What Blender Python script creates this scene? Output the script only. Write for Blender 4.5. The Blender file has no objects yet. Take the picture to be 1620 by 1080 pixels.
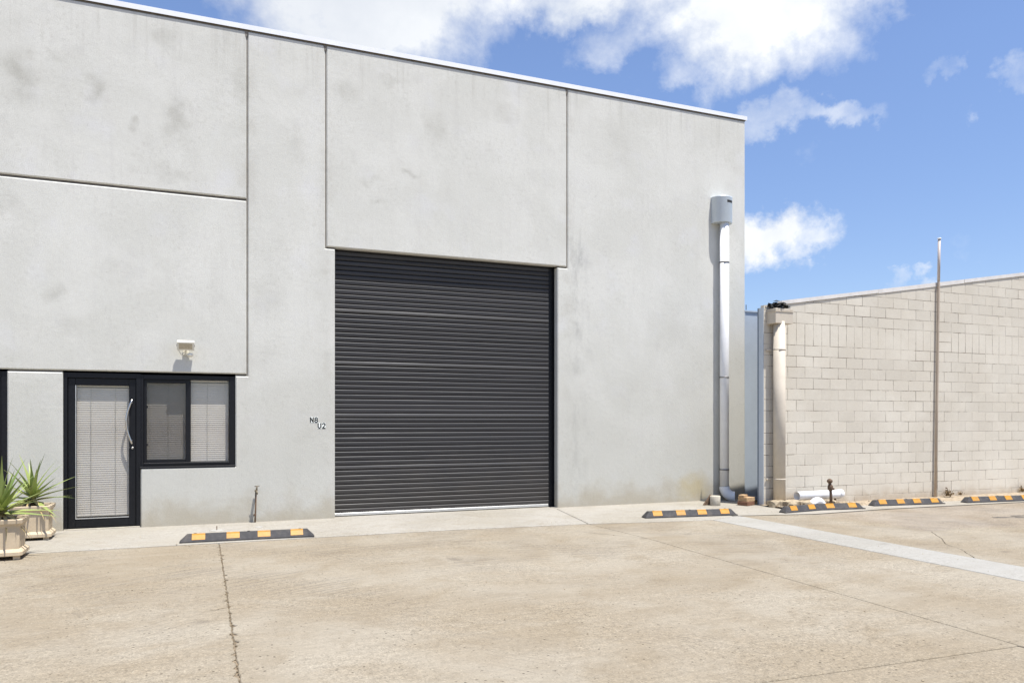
import bpy, bmesh, math, random
from mathutils import Vector, Matrix, noise as mnoise
random.seed(7)
R = math.radians
S = bpy.context.scene
COL = S.collection

# ------------------------------------------------------------------ camera
PHI = math.atan(1200.0 / 2980.0)
CAM_Y, CAM_H = -12.05, 1.54
cam = bpy.data.cameras.new('camera'); camo = bpy.data.objects.new('camera', cam); COL.objects.link(camo)
cam.sensor_width = 36.0; cam.lens = 36.0 * 1200 / 1620
cam.shift_y = (664.5 - 540) / 1620
cam.clip_start = 0.05; cam.clip_end = 3000
camo.location = (0, CAM_Y, CAM_H); camo.rotation_euler = (R(90), 0, -PHI)
S.camera = camo

# ------------------------------------------------------------------ sun, exposure
SUN = Vector((0.53, -1.0, 3.45)).normalized()
SUN_EL = math.asin(SUN.z); SUN_AZ = math.atan2(SUN.x, SUN.y)
sl = bpy.data.lights.new('sun', 'SUN'); sl.energy = 5.0; sl.angle = R(0.53); sl.color = (1.0, 0.965, 0.91)
so = bpy.data.objects.new('sun', sl); COL.objects.link(so)
so.rotation_euler = SUN.to_track_quat('Z', 'Y').to_euler(); so.location = (5, -10, 30)
S.view_settings.view_transform = 'Standard'; S.view_settings.look = 'None'
S.view_settings.exposure = 0.56; S.view_settings.gamma = 1.0; S.view_settings.use_curve_mapping = False

# ------------------------------------------------------------------ node helpers
class NT:
    def __init__(s, tree): s.t = tree
    def n(s, typ, **kw):
        nd = s.t.nodes.new(typ)
        for k, v in kw.items(): setattr(nd, k, v)
        return nd
    def link(s, a, b): s.t.links.new(a, b)
    def _in(s, nd, i, v):
        if v is None: return
        if hasattr(v, 'is_linked') or isinstance(v, bpy.types.NodeSocket): s.link(v, nd.inputs[i])
        else: nd.inputs[i].default_value = v
    def math(s, op, a, b=None, c=None, clamp=False):
        nd = s.n('ShaderNodeMath', operation=op, use_clamp=clamp)
        s._in(nd, 0, a); s._in(nd, 1, b); s._in(nd, 2, c); return nd.outputs[0]
    def vmath(s, op, a, b=None):
        nd = s.n('ShaderNodeVectorMath', operation=op)
        s._in(nd, 0, a); s._in(nd, 1, b)
        return nd.outputs['Value'] if op in ('LENGTH', 'DISTANCE', 'DOT_PRODUCT') else nd.outputs[0]
    def noise(s, vec, scale, detail=4, rough=0.55, dist=0.0):
        nd = s.n('ShaderNodeTexNoise'); s._in(nd, 'Vector', vec)
        nd.inputs['Scale'].default_value = scale; nd.inputs['Detail'].default_value = detail
        nd.inputs['Roughness'].default_value = rough; nd.inputs['Distortion'].default_value = dist
        return nd.outputs['Fac']
    def voronoi(s, vec, scale):
        nd = s.n('ShaderNodeTexVoronoi'); s._in(nd, 'Vector', vec); nd.inputs['Scale'].default_value = scale
        return nd
    def ramp(s, v, a, b, lo=0.0, hi=1.0, smooth=True):
        nd = s.n('ShaderNodeMapRange'); nd.interpolation_type = 'SMOOTHSTEP' if smooth else 'LINEAR'
        s._in(nd, 'Value', v); nd.inputs['From Min'].default_value = a; nd.inputs['From Max'].default_value = b
        nd.inputs['To Min'].default_value = lo; nd.inputs['To Max'].default_value = hi
        return nd.outputs[0]
    def mix(s, f, a, b):
        nd = s.n('ShaderNodeMix', data_type='RGBA'); s._in(nd, 0, f)
        for i, v in ((6, a), (7, b)):
            if isinstance(v, tuple): nd.inputs[i].default_value = (*v, 1)[:4]
            else: s.link(v, nd.inputs[i])
        return nd.outputs[2]
    def mul(s, col, v):
        nd = s.n('ShaderNodeVectorMath', operation='SCALE'); s.link(col, nd.inputs[0]); s._in(nd, 'Scale', v)
        return nd.outputs[0]
    def combine(s, x, y, z):
        nd = s.n('ShaderNodeCombineXYZ'); s._in(nd, 0, x); s._in(nd, 1, y); s._in(nd, 2, z); return nd.outputs[0]

# ------------------------------------------------------------------ world: Nishita sky with procedural clouds
world = bpy.data.worlds.new('World'); S.world = world; world.use_nodes = True
wt = world.node_tree; W = NT(wt)
for nd in list(wt.nodes): wt.nodes.remove(nd)
sky = W.n('ShaderNodeTexSky', sky_type='NISHITA'); sky.sun_disc = False
sky.sun_elevation = SUN_EL; sky.sun_rotation = SUN_AZ
sky.air_density = 1.0; sky.dust_density = 0.35; sky.ozone_density = 4.0
SKY_STRENGTH = 0.13
tc = W.n('ShaderNodeTexCoord'); dirv = tc.outputs['Generated']
sep = W.n('ShaderNodeSeparateXYZ'); W.link(dirv, sep.inputs[0])
az = W.math('ARCTAN2', sep.outputs[0], sep.outputs[1])
el = W.math('ARCSINE', sep.outputs[2])
nz = W.n('ShaderNodeTexNoise'); W.link(dirv, nz.inputs['Vector']); nz.inputs['Scale'].default_value = 6.5
nz.inputs['Detail'].default_value = 9; nz.inputs['Roughness'].default_value = 0.64; nz.inputs['Distortion'].default_value = 0.2
big = nz.outputs['Fac']
warp = W.n('ShaderNodeTexNoise'); W.link(dirv, warp.inputs['Vector']); warp.inputs['Scale'].default_value = 13
warp.inputs['Detail'].default_value = 6; warp.inputs['Roughness'].default_value = 0.62
wv = W.n('ShaderNodeVectorMath', operation='SUBTRACT'); W.link(warp.outputs['Color'], wv.inputs[0]); wv.inputs[1].default_value = (.5, .5, .5)
wv2 = W.n('ShaderNodeVectorMath', operation='SCALE'); W.link(wv.outputs[0], wv2.inputs[0]); wv2.inputs['Scale'].default_value = 0.13
ae0 = W.combine(az, el, 0.0)
ae = W.vmath('ADD', ae0, wv2.outputs[0])
# cloud banks: azimuth, elevation, half widths (degrees), weight
CLOUDS = [(39.5, 27.0, 9.6, 5.0, 1.15), (33.5, 30.0, 9.0, 5.0, 1.0), (45.5, 28.8, 5.5, 4.2, 1.0),
          (24.5, 33.5, 12.0, 5.0, 1.1), (12.0, 30.5, 13.0, 7.5, 1.35), (0.0, 36.0, 18.0, 9.0, 1.3), (8.0, 27.0, 9.0, 5.0, 1.1), (27.0, 30.6, 9.0, 4.2, 1.25), (20.0, 30.0, 6.0, 3.6, 1.0),
          (40.0, 20.6, 5.4, 1.9, .66), (45.0, 20.2, 4.4, 1.1, .52), (29.0, 26.2, 5.4, 2.6, .62), (35.0, 24.0, 4.0, 1.6, .5),
          (40.6, 13.2, 3.6, 2.5, 1.2), (43.0, 12.6, 2.4, 1.5, .75),
          (51.2, 22.2, 1.5, 1.1, .5), (55.4, 20.6, 1.9, 1.7, .58), (50.8, 9.0, 1.5, .9, .62), (48.6, 9.4, 1.2, .8, .5),
          (63.0, 27.0, 8.0, 4.0, .9), (-24.0, 30.0, 12.0, 6.0, .9), (75.0, 14.0, 6.0, 2.5, .9),
          (150.0, 30.0, 16.0, 6.0, .9), (-150.0, 24.0, 18.0, 5.0, .9), (-100.0, 34.0, 16.0, 7.0, .9), (110.0, 22.0, 12.0, 4.0, .9)]
field = None
for (a, e, sa, se, w_) in CLOUDS:
    d = W.vmath('SUBTRACT', ae, (R(a), R(e), 0))
    d = W.vmath('MULTIPLY', d, (1 / R(sa), 1 / R(se), 0))
    l = W.vmath('LENGTH', d)
    v = W.ramp(l, 0.25, 1.25, w_, 0.0)
    field = v if field is None else W.math('MAXIMUM', field, v)
dens = W.math('ADD', field, W.math('MULTIPLY', W.math('SUBTRACT', big, 0.5), 1.9))
cov = W.math('POWER', W.ramp(dens, 0.20, 1.08, 0, 1, False), 1.15)
shade = W.ramp(W.math('ADD', W.math('MULTIPLY', big, 0.8), W.math('MULTIPLY', warp.outputs['Fac'], 0.35)), 0.35, 0.75)
# the far left of the bank is thicker and greyer, the rest is bright
grey = W.ramp(az, R(28), R(6))
ccol = W.mix(shade, (0.68, 0.72, 0.78), (0.88, 0.90, 0.92))
ccol = W.mix(W.math('MULTIPLY', grey, 0.55), ccol, (0.62, 0.65, 0.71))
hs = W.n('ShaderNodeHueSaturation'); hs.inputs['Saturation'].default_value = 1.0; hs.inputs['Value'].default_value = 1.0
W.link(sky.outputs[0], hs.inputs['Color'])
skyc = W.mul(W.vmath('MULTIPLY', hs.outputs[0], (.97, .925, .985)), W.ramp(el, R(2), R(24), .80, 1.0, False))
cl = W.mul(ccol, 0.82 / SKY_STRENGTH)
fin = W.mix(cov, skyc, cl)
bg = W.n('ShaderNodeBackground'); W.link(fin, bg.inputs[0]); bg.inputs[1].default_value = SKY_STRENGTH
wo = W.n('ShaderNodeOutputWorld'); W.link(bg.outputs[0], wo.inputs[0])

# ------------------------------------------------------------------ materials
def mat(name):
    m = bpy.data.materials.new(name); m.use_nodes = True
    t = m.node_tree; N = NT(t); b = t.nodes['Principled BSDF']
    return m, N, b
def pos(N):
    g = N.n('ShaderNodeNewGeometry'); return g.outputs['Position']
def objco(N):
    g = N.n('ShaderNodeTexCoord'); return g.outputs['Object']
def bump(N, b, h, strength=0.3, dist=0.01):
    nd = N.n('ShaderNodeBump'); nd.inputs['Strength'].default_value = strength; nd.inputs['Distance'].default_value = dist
    N.link(h, nd.inputs['Height']); N.link(nd.outputs[0], b.inputs['Normal'])
def simple(name, col, rough=0.6, metal=0.0, var=0.12, scale=6.0, spec=None, bmp=0.0, local=False):
    m, N, b = mat(name)
    p = objco(N) if local else pos(N)
    n1 = N.noise(p, scale, 5, .6); n2 = N.noise(p, scale * 9, 3, .6)
    f = N.math('ADD', N.math('MULTIPLY', n1, 1.4), N.math('MULTIPLY', n2, 0.6))
    c = N.mix(N.ramp(f, 0.6, 1.4), tuple(x * (1 - var) for x in col), tuple(min(1, x * (1 + var)) for x in col))
    N.link(c, b.inputs['Base Color']); b.inputs['Roughness'].default_value = rough; b.inputs['Metallic'].default_value = metal
    if spec is not None: b.inputs['Specular IOR Level'].default_value = spec
    if bmp: bump(N, b, n2, bmp, 0.004)
    return m

def wall_material():
    m, N, b = mat('precast_concrete')
    p = pos(N); sp = N.n('ShaderNodeSeparateXYZ'); N.link(p, sp.inputs[0])
    x, z = sp.outputs[0], sp.outputs[2]
    base = (0.648, 0.640, 0.588)
    mott = N.noise(p, 0.9, 6, .62, .4)
    mott2 = N.noise(p, 2.6, 5, .6)
    c = N.mix(N.ramp(mott, .38, .64), (0.60, 0.593, 0.54), base)
    c = N.mix(N.ramp(mott2, .52, .78, 0, .35), c, (0.50, 0.488, 0.452))
    c = N.mix(N.ramp(N.noise(p, 1.7, 4, .5), .53, .75, 0, .5), c, (0.645, 0.64, 0.63))
    # formwork wash: faint vertical streaking
    vs = N.vmath('MULTIPLY', p, (5.0, 1.0, .35))
    c = N.mix(N.ramp(N.noise(vs, 2.0, 5, .6), .52, .76, 0, .28), c, (0.52, 0.508, 0.472))
    # individual weather stains (x, z, half widths, strength)
    stains = [(-2.35, 6.25, .26, .42, .85), (-1.40, 6.15, .16, .2, .8), (-.42, 5.95, .20, .42, .8), (-.95, 5.75, .10, .12, .7), (-1.95, 6.6, .12, .10, .5),
              (-.6, 7.1, .25, .16, .5), (.45, 6.6, .12, .5, .45), (-.5, 5.1, .35, .18, .45), (2.0, 6.7, .22, .25, .5), (2.35, 5.35, .12, .10, .5),
              (3.5, 6.3, .20, .4, .45), (3.1, 5.55, .16, .09, .7), (2.55, 5.0, .18, .09, .45), (2.75, 7.0, .2, .12, .45), (4.7, 6.8, .3, .2, .4),
              (1.3, 5.8, .16, .3, .35), (-1.9, 3.3, .16, .16, .6), (-1.7, 2.85, .3, .2, .35), (-1.2, 3.7, .3, .25, .35), (.9, 3.4, .3, .5, .35), (1.35, 1.3, .2, .14, .4),
              (.8, 2.5, .25, .2, .35), (1.2, .75, .25, .25, .35), (-2.6, 4.45, .3, .2, .45), (-2.1, 1.2, .2, .5, .3), (7.9, 3.2, .6, .5, .25), (6.9, 6.6, .4, .5, .3)]
    wob = N.n('ShaderNodeTexNoise'); N.link(p, wob.inputs['Vector']); wob.inputs['Scale'].default_value = 3.2; wob.inputs['Detail'].default_value = 5
    wo_ = N.vmath('MULTIPLY', N.vmath('SUBTRACT', wob.outputs['Color'], (.5, .5, .5)), (.55, 0, .55))
    pw = N.vmath('ADD', p, wo_)
    st = None
    for (sx, sz, wx, wz, k) in stains:
        d = N.vmath('MULTIPLY', N.vmath('SUBTRACT', pw, (sx, 0, sz)), (1 / wx, 0, 1 / wz))
        v = N.ramp(N.vmath('LENGTH', d), .0, 1.25, k, 0)
        st = v if st is None else N.math('MAXIMUM', st, v)
    c = N.mix(N.math('MULTIPLY', N.math('MULTIPLY', st, .78), N.ramp(N.noise(p, 6.0, 5, .65), .30, .62, .35, 1)), c, (0.385, 0.375, 0.325))
    # long drip line on the right-hand panel
    dx = N.math('ABSOLUTE', N.math('SUBTRACT', x, N.math('ADD', 6.12, N.math('MULTIPLY', N.math('SUBTRACT', mott2, .5), .5))))
    drip = N.math('MULTIPLY', N.ramp(dx, .0, .24, 1, 0), N.ramp(N.noise(N.vmath('MULTIPLY', p, (2.5, 1, 1.0)), 1.7, 6, .68), .42, .74))
    drip = N.math('MULTIPLY', drip, N.ramp(z, 5.6, 4.6))
    c = N.mix(N.math('MULTIPLY', drip, .6), c, (0.27, 0.27, 0.255))
    # run-off under the capping and beside the joints
    ro = N.math('MULTIPLY', N.ramp(N.noise(N.vmath('MULTIPLY', p, (6.0, 1, .25)), 1.5, 5, .65), .50, .72), N.ramp(z, 6.3, 7.35))
    c = N.mix(N.math('MULTIPLY', ro, .38), c, (.40, .385, .335))
    for jx in (.565, 1.725, 5.9):
        je = N.math('MULTIPLY', N.ramp(N.math('ABSOLUTE', N.math('SUBTRACT', x, jx)), .0, .22, 1, 0), N.ramp(N.noise(p, 2.4, 5, .65), .44, .68))
        c = N.mix(N.math('MULTIPLY', je, .36), c, (.42, .40, .345))
    # the lower storey is more weathered: olive-grey mottling that fades out upwards
    wz = N.math('ADD', z, N.math('MULTIPLY', N.math('SUBTRACT', N.noise(p, 1.1, 5, .6), .5), 2.4))
    c = N.mix(N.ramp(wz, 3.8, .6, 0, .62), c, (.475, .462, .405))
    fm = N.math('MULTIPLY', N.ramp(N.noise(p, 17, 6, .7), .48, .66), N.ramp(N.noise(p, 1.4, 4, .6), .36, .62))
    c = N.mix(N.math('MULTIPLY', fm, .22), c, (.36, .35, .295))
    # splash-back dirt along the foot of the wall
    dz = N.math('ADD', z, N.math('MULTIPLY', N.math('SUBTRACT', N.noise(p, 2.2, 5, .6), .5), 1.1))
    c = N.mix(N.ramp(dz, .55, -.05, 0, .62), c, (0.36, 0.305, 0.21))
    c = N.mix(N.ramp(N.vmath('LENGTH', N.vmath('MULTIPLY', N.vmath('SUBTRACT', pw, (8.55, 0, .28)), (2.0, 0, 2.6))), .1, 1.0, .55, 0), c, (0.46, 0.36, 0.16))
    # air holes and grit
    v1 = N.voronoi(p, 26.0); rnd = N.n('ShaderNodeSeparateColor'); N.link(v1.outputs['Color'], rnd.inputs[0])
    pit = N.math('MULTIPLY', N.ramp(v1.outputs['Distance'], .07, .16, 1, 0), N.ramp(rnd.outputs[0], .80, .84))
    pit = N.math('MULTIPLY', pit, N.ramp(N.noise(p, 1.1, 3, .5), .45, .60))
    c = N.mix(N.math('MULTIPLY', pit, .55), c, (0.22, 0.205, 0.17))
    gr = N.noise(p, 95, 3, .75)
    c = N.mix(N.ramp(gr, .35, .65, 0, 1), N.mul(c, .86), N.mul(c, 1.1))
    N.link(c, b.inputs['Base Color']); b.inputs['Roughness'].default_value = .88
    b.inputs['Specular IOR Level'].default_value = .25
    h = N.math('ADD', N.math('MULTIPLY', gr, .5), N.math('MULTIPLY', N.noise(p, 14, 4, .6), .7))
    h = N.math('SUBTRACT', h, N.math('MULTIPLY', pit, .8))
    bump(N, b, h, .28, .012)
    return m
M_WALL = wall_material()

def slab_material(name, tan, pale, dark, speck=1.0):
    m, N, b = mat(name)
    p = pos(N)
    warpn = N.n('ShaderNodeTexNoise'); N.link(p, warpn.inputs['Vector']); warpn.inputs['Scale'].default_value = .8; warpn.inputs['Detail'].default_value = 4
    pw = N.vmath('ADD', p, N.vmath('MULTIPLY', N.vmath('SUBTRACT', warpn.outputs['Color'], (.5, .5, .5)), (.9, .9, 0)))
    a = N.noise(pw, .55, 7, .62); a2 = N.noise(pw, 2.1, 6, .65); a3 = N.noise(p, 7.0, 5, .65)
    br = N.noise(N.vmath('MULTIPLY', p, (.55, 2.2, 1)), 1.5, 5, .6)
    c = N.mix(N.ramp(a, .36, .66), tan, pale)
    c = N.mix(N.ramp(a2, .48, .74, 0, .55), c, dark)
    c = N.mix(N.ramp(br, .50, .74, 0, .5), c, pale)
    c = N.mix(N.ramp(a3, .52, .78, 0, .30), c, tuple(x * .78 for x in tan))
    # exposed aggregate specks
    v = N.voronoi(p, 62); rc = N.n('ShaderNodeSeparateColor'); N.link(v.outputs['Color'], rc.inputs[0])
    patch = N.ramp(N.noise(p, 1.3, 5, .65), .38, .60, .15, 1)
    sk = N.math('MULTIPLY', N.ramp(v.outputs['Distance'], .18, .40, 1, 0), N.ramp(rc.outputs[0], .70, .76))
    sk = N.math('MULTIPLY', sk, patch)
    c = N.mix(N.math('MULTIPLY', sk, .62 * speck), c, (.075, .06, .042))
    sk2 = N.math('MULTIPLY', N.ramp(v.outputs['Distance'], .18, .42, 1, 0), N.ramp(rc.outputs[1], .68, .74))
    c = N.mix(N.math('MULTIPLY', sk2, .45 * speck), c, tuple(min(1, x * 1.35) for x in pale))
    g = N.noise(p, 62, 4, .85); g2_ = N.noise(p, 21, 4, .7)
    amp = N.math('ADD', .16, N.math('MULTIPLY', N.ramp(N.noise(p, .8, 5, .65), .36, .62), .36))
    gg = N.math('ADD', N.math('MULTIPLY', N.ramp(g, .30, .70, -1, 1, False), .8), N.math('MULTIPLY', N.ramp(g2_, .30, .70, -1, 1, False), .45))
    c = N.mul(c, N.math('ADD', 1.0, N.math('MULTIPLY', gg, N.math('MULTIPLY', amp, min(1.0, speck + .1)))))
    # little open pits and pop-outs
    v3 = N.voronoi(p, 24); r3 = N.n('ShaderNodeSeparateColor'); N.link(v3.outputs['Color'], r3.inputs[0])
    pit = N.math('MULTIPLY', N.ramp(v3.outputs['Distance'], .12, .27, 1, 0), N.ramp(r3.outputs[0], .74, .79))
    pit = N.math('MULTIPLY', pit, N.ramp(N.noise(p, 1.9, 4, .6), .40, .58))
    c = N.mix(N.math('MULTIPLY', pit, .8 * min(1, speck)), c, (.055, .043, .028))
    # drag-broom streaks and washed-out bands running along the wall
    bs = N.noise(N.vmath('MULTIPLY', p, (1.2, 9.0, 1)), 1.4, 6, .7)
    c = N.mul(c, N.ramp(bs, .28, .72, 1 - .08 * speck, 1 + .07 * speck, False))
    # old tyre scuffs, long soft arcs in front of the roller door
    sp = N.n('ShaderNodeSeparateXYZ'); N.link(p, sp.inputs[0])
    rr = N.vmath('LENGTH', N.vmath('SUBTRACT', p, (3.2, -9.5, 0)))
    wv_ = N.n('ShaderNodeTexNoise'); wv_.noise_dimensions = '1D'; N.link(N.math('MULTIPLY', rr, 7.0), wv_.inputs['W']); wv_.inputs['Detail'].default_value = 3
    arc = N.math('MULTIPLY', N.ramp(wv_.outputs['Fac'], .50, .62), N.ramp(N.noise(p, .9, 4, .6), .44, .62))
    arc = N.math('MULTIPLY', arc, N.ramp(sp.outputs[1], -7.0, -4.2))
    c = N.mix(N.math('MULTIPLY', arc, .62 * speck), c, (.12, .105, .09))
    rr2 = N.vmath('LENGTH', N.vmath('SUBTRACT', p, (-6.0, -14.0, 0)))
    w2 = N.n('ShaderNodeTexNoise'); w2.noise_dimensions = '1D'; N.link(N.math('MULTIPLY', rr2, 9.0), w2.inputs['W']); w2.inputs['Detail'].default_value = 3
    arc2 = N.math('MULTIPLY', N.ramp(w2.outputs['Fac'], .54, .68), N.ramp(N.noise(p, .7, 4, .6), .46, .64))
    c = N.mix(N.math('MULTIPLY', arc2, .28 * speck), c, (.13, .11, .09))
    vo = N.voronoi(pw, 1.15); vr = N.n('ShaderNodeSeparateColor'); N.link(vo.outputs['Color'], vr.inputs[0])
    oil = N.math('MULTIPLY', N.ramp(vo.outputs['Distance'], .03, .13, 1, 0), N.ramp(vr.outputs[0], .72, .80))
    c = N.mix(N.math('MULTIPLY', oil, .38 * speck), c, (.10, .085, .07))
    N.link(c, b.inputs['Base Color']); b.inputs['Roughness'].default_value = .9; b.inputs['Specular IOR Level'].default_value = .2
    h = N.math('ADD', N.math('MULTIPLY', a3, .6), N.math('ADD', N.math('MULTIPLY', g, .35), N.math('MULTIPLY', pit, -.9)))
    bump(N, b, h, .35 * min(1, speck + .3), .01)
    return m
M_YARD = slab_material('yard_concrete', (.252, .210, .149), (.300, .265, .206), (.205, .164, .108))
M_APRON = slab_material('apron_concrete', (.306, .280, .230), (.344, .322, .280), (.262, .230, .176), .5)
M_STRIP = slab_material('strip_concrete', (.305, .292, .258), (.338, .326, .296), (.272, .252, .212), .5)
M_AGG = slab_material('exposed_aggregate_concrete', (.246, .204, .150), (.292, .255, .205), (.184, .146, .100), 1.3)
M_DIRT = simple('dry_dirt', (.17, .125, .075), .95, 0, .35, 20, .1, .5)
M_SEAL = simple('joint_sealant', (.17, .15, .125), .7, 0, .25, 12)
M_SOFF = simple('concrete_edge', (.44, .40, .33), .9, 0, .12, 5)
M_CAP = simple('white_roof_metal', (.80, .81, .83), .35, 0, .04, 3)
M_BLACK = simple('black_powder_coat', (.0065, .007, .009), .42, 0, .3, 25, .3)
M_SHUT = None
def shutter_material():
    m, N, b = mat('charcoal_shutter_steel')
    p = pos(N)
    n1 = N.noise(N.vmath('MULTIPLY', p, (.6, 1, 6)), 1.2, 5, .6); n2 = N.noise(p, 40, 3, .6)
    c = N.mix(N.ramp(n1, .35, .7), (.024, .024, .027), (.036, .035, .037))
    oi = N.n('ShaderNodeObjectInfo'); c = N.mul(c, N.ramp(oi.outputs['Random'], 0, 1, .82, 1.2, False))
    sp = N.n('ShaderNodeSeparateXYZ'); N.link(p, sp.inputs[0])
    dz = N.math('ADD', sp.outputs[2], N.math('MULTIPLY', N.math('SUBTRACT', N.noise(p, 3, 4, .6), .5), 1.2))
    c = N.mix(N.ramp(dz, 1.2, 0, 0, .4), c, (.085, .073, .058))
    c = N.mix(N.ramp(n2, .6, .75, 0, .25), c, (.10, .09, .075))
    N.link(c, b.inputs['Base Color'])
    N.link(N.ramp(n1, .3, .7, .46, .62), b.inputs['Roughness']); b.inputs['Specular IOR Level'].default_value = .5
    return m
M_SHUT = shutter_material()
M_ALU = simple('mill_aluminium', (.62, .62, .60), .35, .55, .1, 10)
M_STEEL = simple('brushed_steel', (.56, .54, .51), .28, 1.0, .1, 30)
M_BLIND = simple('cream_blind_slat', (.62, .565, .50), .5, 0, .05, 3)
M_CORD = simple('blind_cord', (.42, .40, .35), .8)
M_DARKROOM = simple('dim_interior', (.05, .05, .05), .9)
M_PVC = simple('white_pvc', (.78, .78, .775), .5, 0, .05, 4)
M_PVCG = simple('pipe_clip_steel', (.22, .215, .21), .5, .3, .15, 20)
M_GALV = simple('pale_blue_grey_steel', (.55, .60, .63), .38, .25, .06, 4)
M_PANEL = simple('blue_grey_sheet_metal', (.46, .52, .585), .40, .1, .05, 2)
M_PANELD = simple('blue_grey_trim', (.15, .19, .25), .45, .1, .1, 4)
M_BEIGE = simple('beige_gutter_paint', (.56, .495, .40), .65, 0, .07, 4)
M_POLE = simple('beige_conduit', (.44, .355, .27), .5, 0, .12, 6)
def worn(name, c0, c1, dust, rough):
    m, N, b = mat(name); p = pos(N)
    n1 = N.noise(p, 16, 5, .65); n2 = N.noise(p, 5, 5, .7); n3 = N.noise(N.vmath('MULTIPLY', p, (3, 3, 30)), 4, 4, .6)
    c = N.mix(N.ramp(n1, .3, .7), c0, c1)
    c = N.mix(N.ramp(n2, .46, .70, 0, .5), c, dust)
    c = N.mix(N.ramp(n3, .60, .74, 0, .55), c, dust)
    N.link(c, b.inputs['Base Color']); b.inputs['Roughness'].default_value = rough
    bump(N, b, n1, .3, .004); return m
M_RUBBER = worn('black_rubber', (.030, .029, .031), (.050, .048, .048), (.125, .105, .085), .75)
M_YELLOW = worn('yellow_reflector', (.43, .20, .014), (.52, .245, .02), (.30, .18, .07), .5)
M_TERRA = simple('cream_cast_stone', (.53, .43, .30), .85, 0, .12, 6, .2, .25)
M_SOIL = simple('potting_soil', (.06, .042, .028), .95, 0, .4, 30, .1, .6)
M_BRICKR = simple('red_brown_brick', (.20, .105, .065), .9, 0, .25, 25, .2, .5)
M_BRICKT = simple('tan_brick', (.44, .295, .165), .9, 0, .2, 25, .2, .5)
M_STONE = simple('broken_concrete', (.36, .295, .205), .95, 0, .4, 14, .15, .8)
M_CYL = simple('grey_cream_concrete', (.46, .42, .34), .9, 0, .14, 16, .2, .4)
M_RUST = simple('rusty_pipe', (.145, .095, .062), .75, .2, .4, 35, .3, .4)
M_BRASS = simple('weathered_brass', (.20, .165, .115), .5, .6, .3, 50)
M_LAMPW = simple('yellowed_white_plastic', (.72, .685, .585), .45, 0, .08, 12)
M_LENS = simple('lamp_lens', (.45, .40, .30), .15, .2, .25, 60)
M_LITTER_HOLE = simple('charred_litter_and_hole_shade', (.022, .022, .022), .9, 0, .5, 40)  # black for real litter, and for shade painted into slot, holes and pipe
M_PLATE = simple('sticker_white', (.80, .82, .77), .5)
M_INK = simple('sticker_black', (.008, .010, .008), .6, 0, .1, 6, .2)
M_TWIG = simple('dry_weed', (.22, .15, .07), .85, 0, .4, 30)
M_SCREEN = None

def block_material():
    m, N, b = mat('painted_cream_block')
    p = pos(N)
    oi = N.n('ShaderNodeObjectInfo')
    n1 = N.noise(p, 1.1, 5, .6); n2 = N.noise(p, 12, 5, .65); n3 = N.noise(p, 70, 3, .7)
    c = N.mix(N.ramp(n1, .35, .68), (.590, .540, .448), (.645, .598, .505))
    tint = N.ramp(oi.outputs['Random'], 0, 1, .95, 1.035, False)
    c = N.mul(c, tint)
    c = N.mix(N.ramp(n2, .58, .78, 0, .25), c, (.47, .40, .315))
    sp = N.n('ShaderNodeSeparateXYZ'); N.link(p, sp.inputs[0])
    dz = N.math('ADD', sp.outputs[2], N.math('MULTIPLY', N.math('SUBTRACT', N.noise(p, 2.6, 5, .6), .5), .55))
    c = N.mix(N.ramp(dz, .26, -.05, 0, .6), c, (.36, .27, .17))
    c = N.mix(N.ramp(n3, .3, .7), N.mul(c, .95), N.mul(c, 1.04))
    N.link(c, b.inputs['Base Color']); b.inputs['Roughness'].default_value = .8; b.inputs['Specular IOR Level'].default_value = .25
    bump(N, b, N.math('ADD', n3, n2), .35, .006)
    return m
M_BLOCK = block_material()
def mortar_material():
    m, N, b = mat('painted_mortar'); p = pos(N)
    n1 = N.noise(p, 3.4, 5, .75); n2 = N.noise(N.vmath('MULTIPLY', p, (.5, 1, 1.2)), 1.0, 3, .6)
    f = N.math('ADD', N.math('MULTIPLY', n1, .6), N.math('MULTIPLY', n2, .5))
    c = N.mix(N.ramp(f, .50, .64), (.56, .51, .425), (.13, .095, .065))
    N.link(c, b.inputs['Base Color']); b.inputs['Roughness'].default_value = .95; return m
M_MORTAR = mortar_material()

def glass_material(name, tint, gloss=1.0, veil=0.0):
    m = bpy.data.materials.new(name); m.use_nodes = True; t = m.node_tree; N = NT(t)
    for nd in list(t.nodes): t.nodes.remove(nd)
    tr = N.n('ShaderNodeBsdfTransparent'); tr.inputs[0].default_value = (*tint, 1)
    gl = N.n('ShaderNodeBsdfGlossy'); gl.inputs['Roughness'].default_value = .02
    lw = N.n('ShaderNodeLayerWeight'); lw.inputs[0].default_value = .5
    f = N.math('MULTIPLY', N.math('ADD', .04, N.math('MULTIPLY', .9, N.math('POWER', lw.outputs['Facing'], 5.0))), gloss, clamp=True)
    mx = N.n('ShaderNodeMixShader'); N.link(f, mx.inputs[0]); N.link(tr.outputs[0], mx.inputs[1]); N.link(gl.outputs[0], mx.inputs[2])
    out = N.n('ShaderNodeOutputMaterial')
    N.link(mx.outputs[0], out.inputs[0])
    return m
M_GLASS = glass_material('window_glass', (.97, .975, .97), 1.0)
M_SCREEN = glass_material('insect_screen_mesh', (.80, .80, .80), .3)

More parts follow.
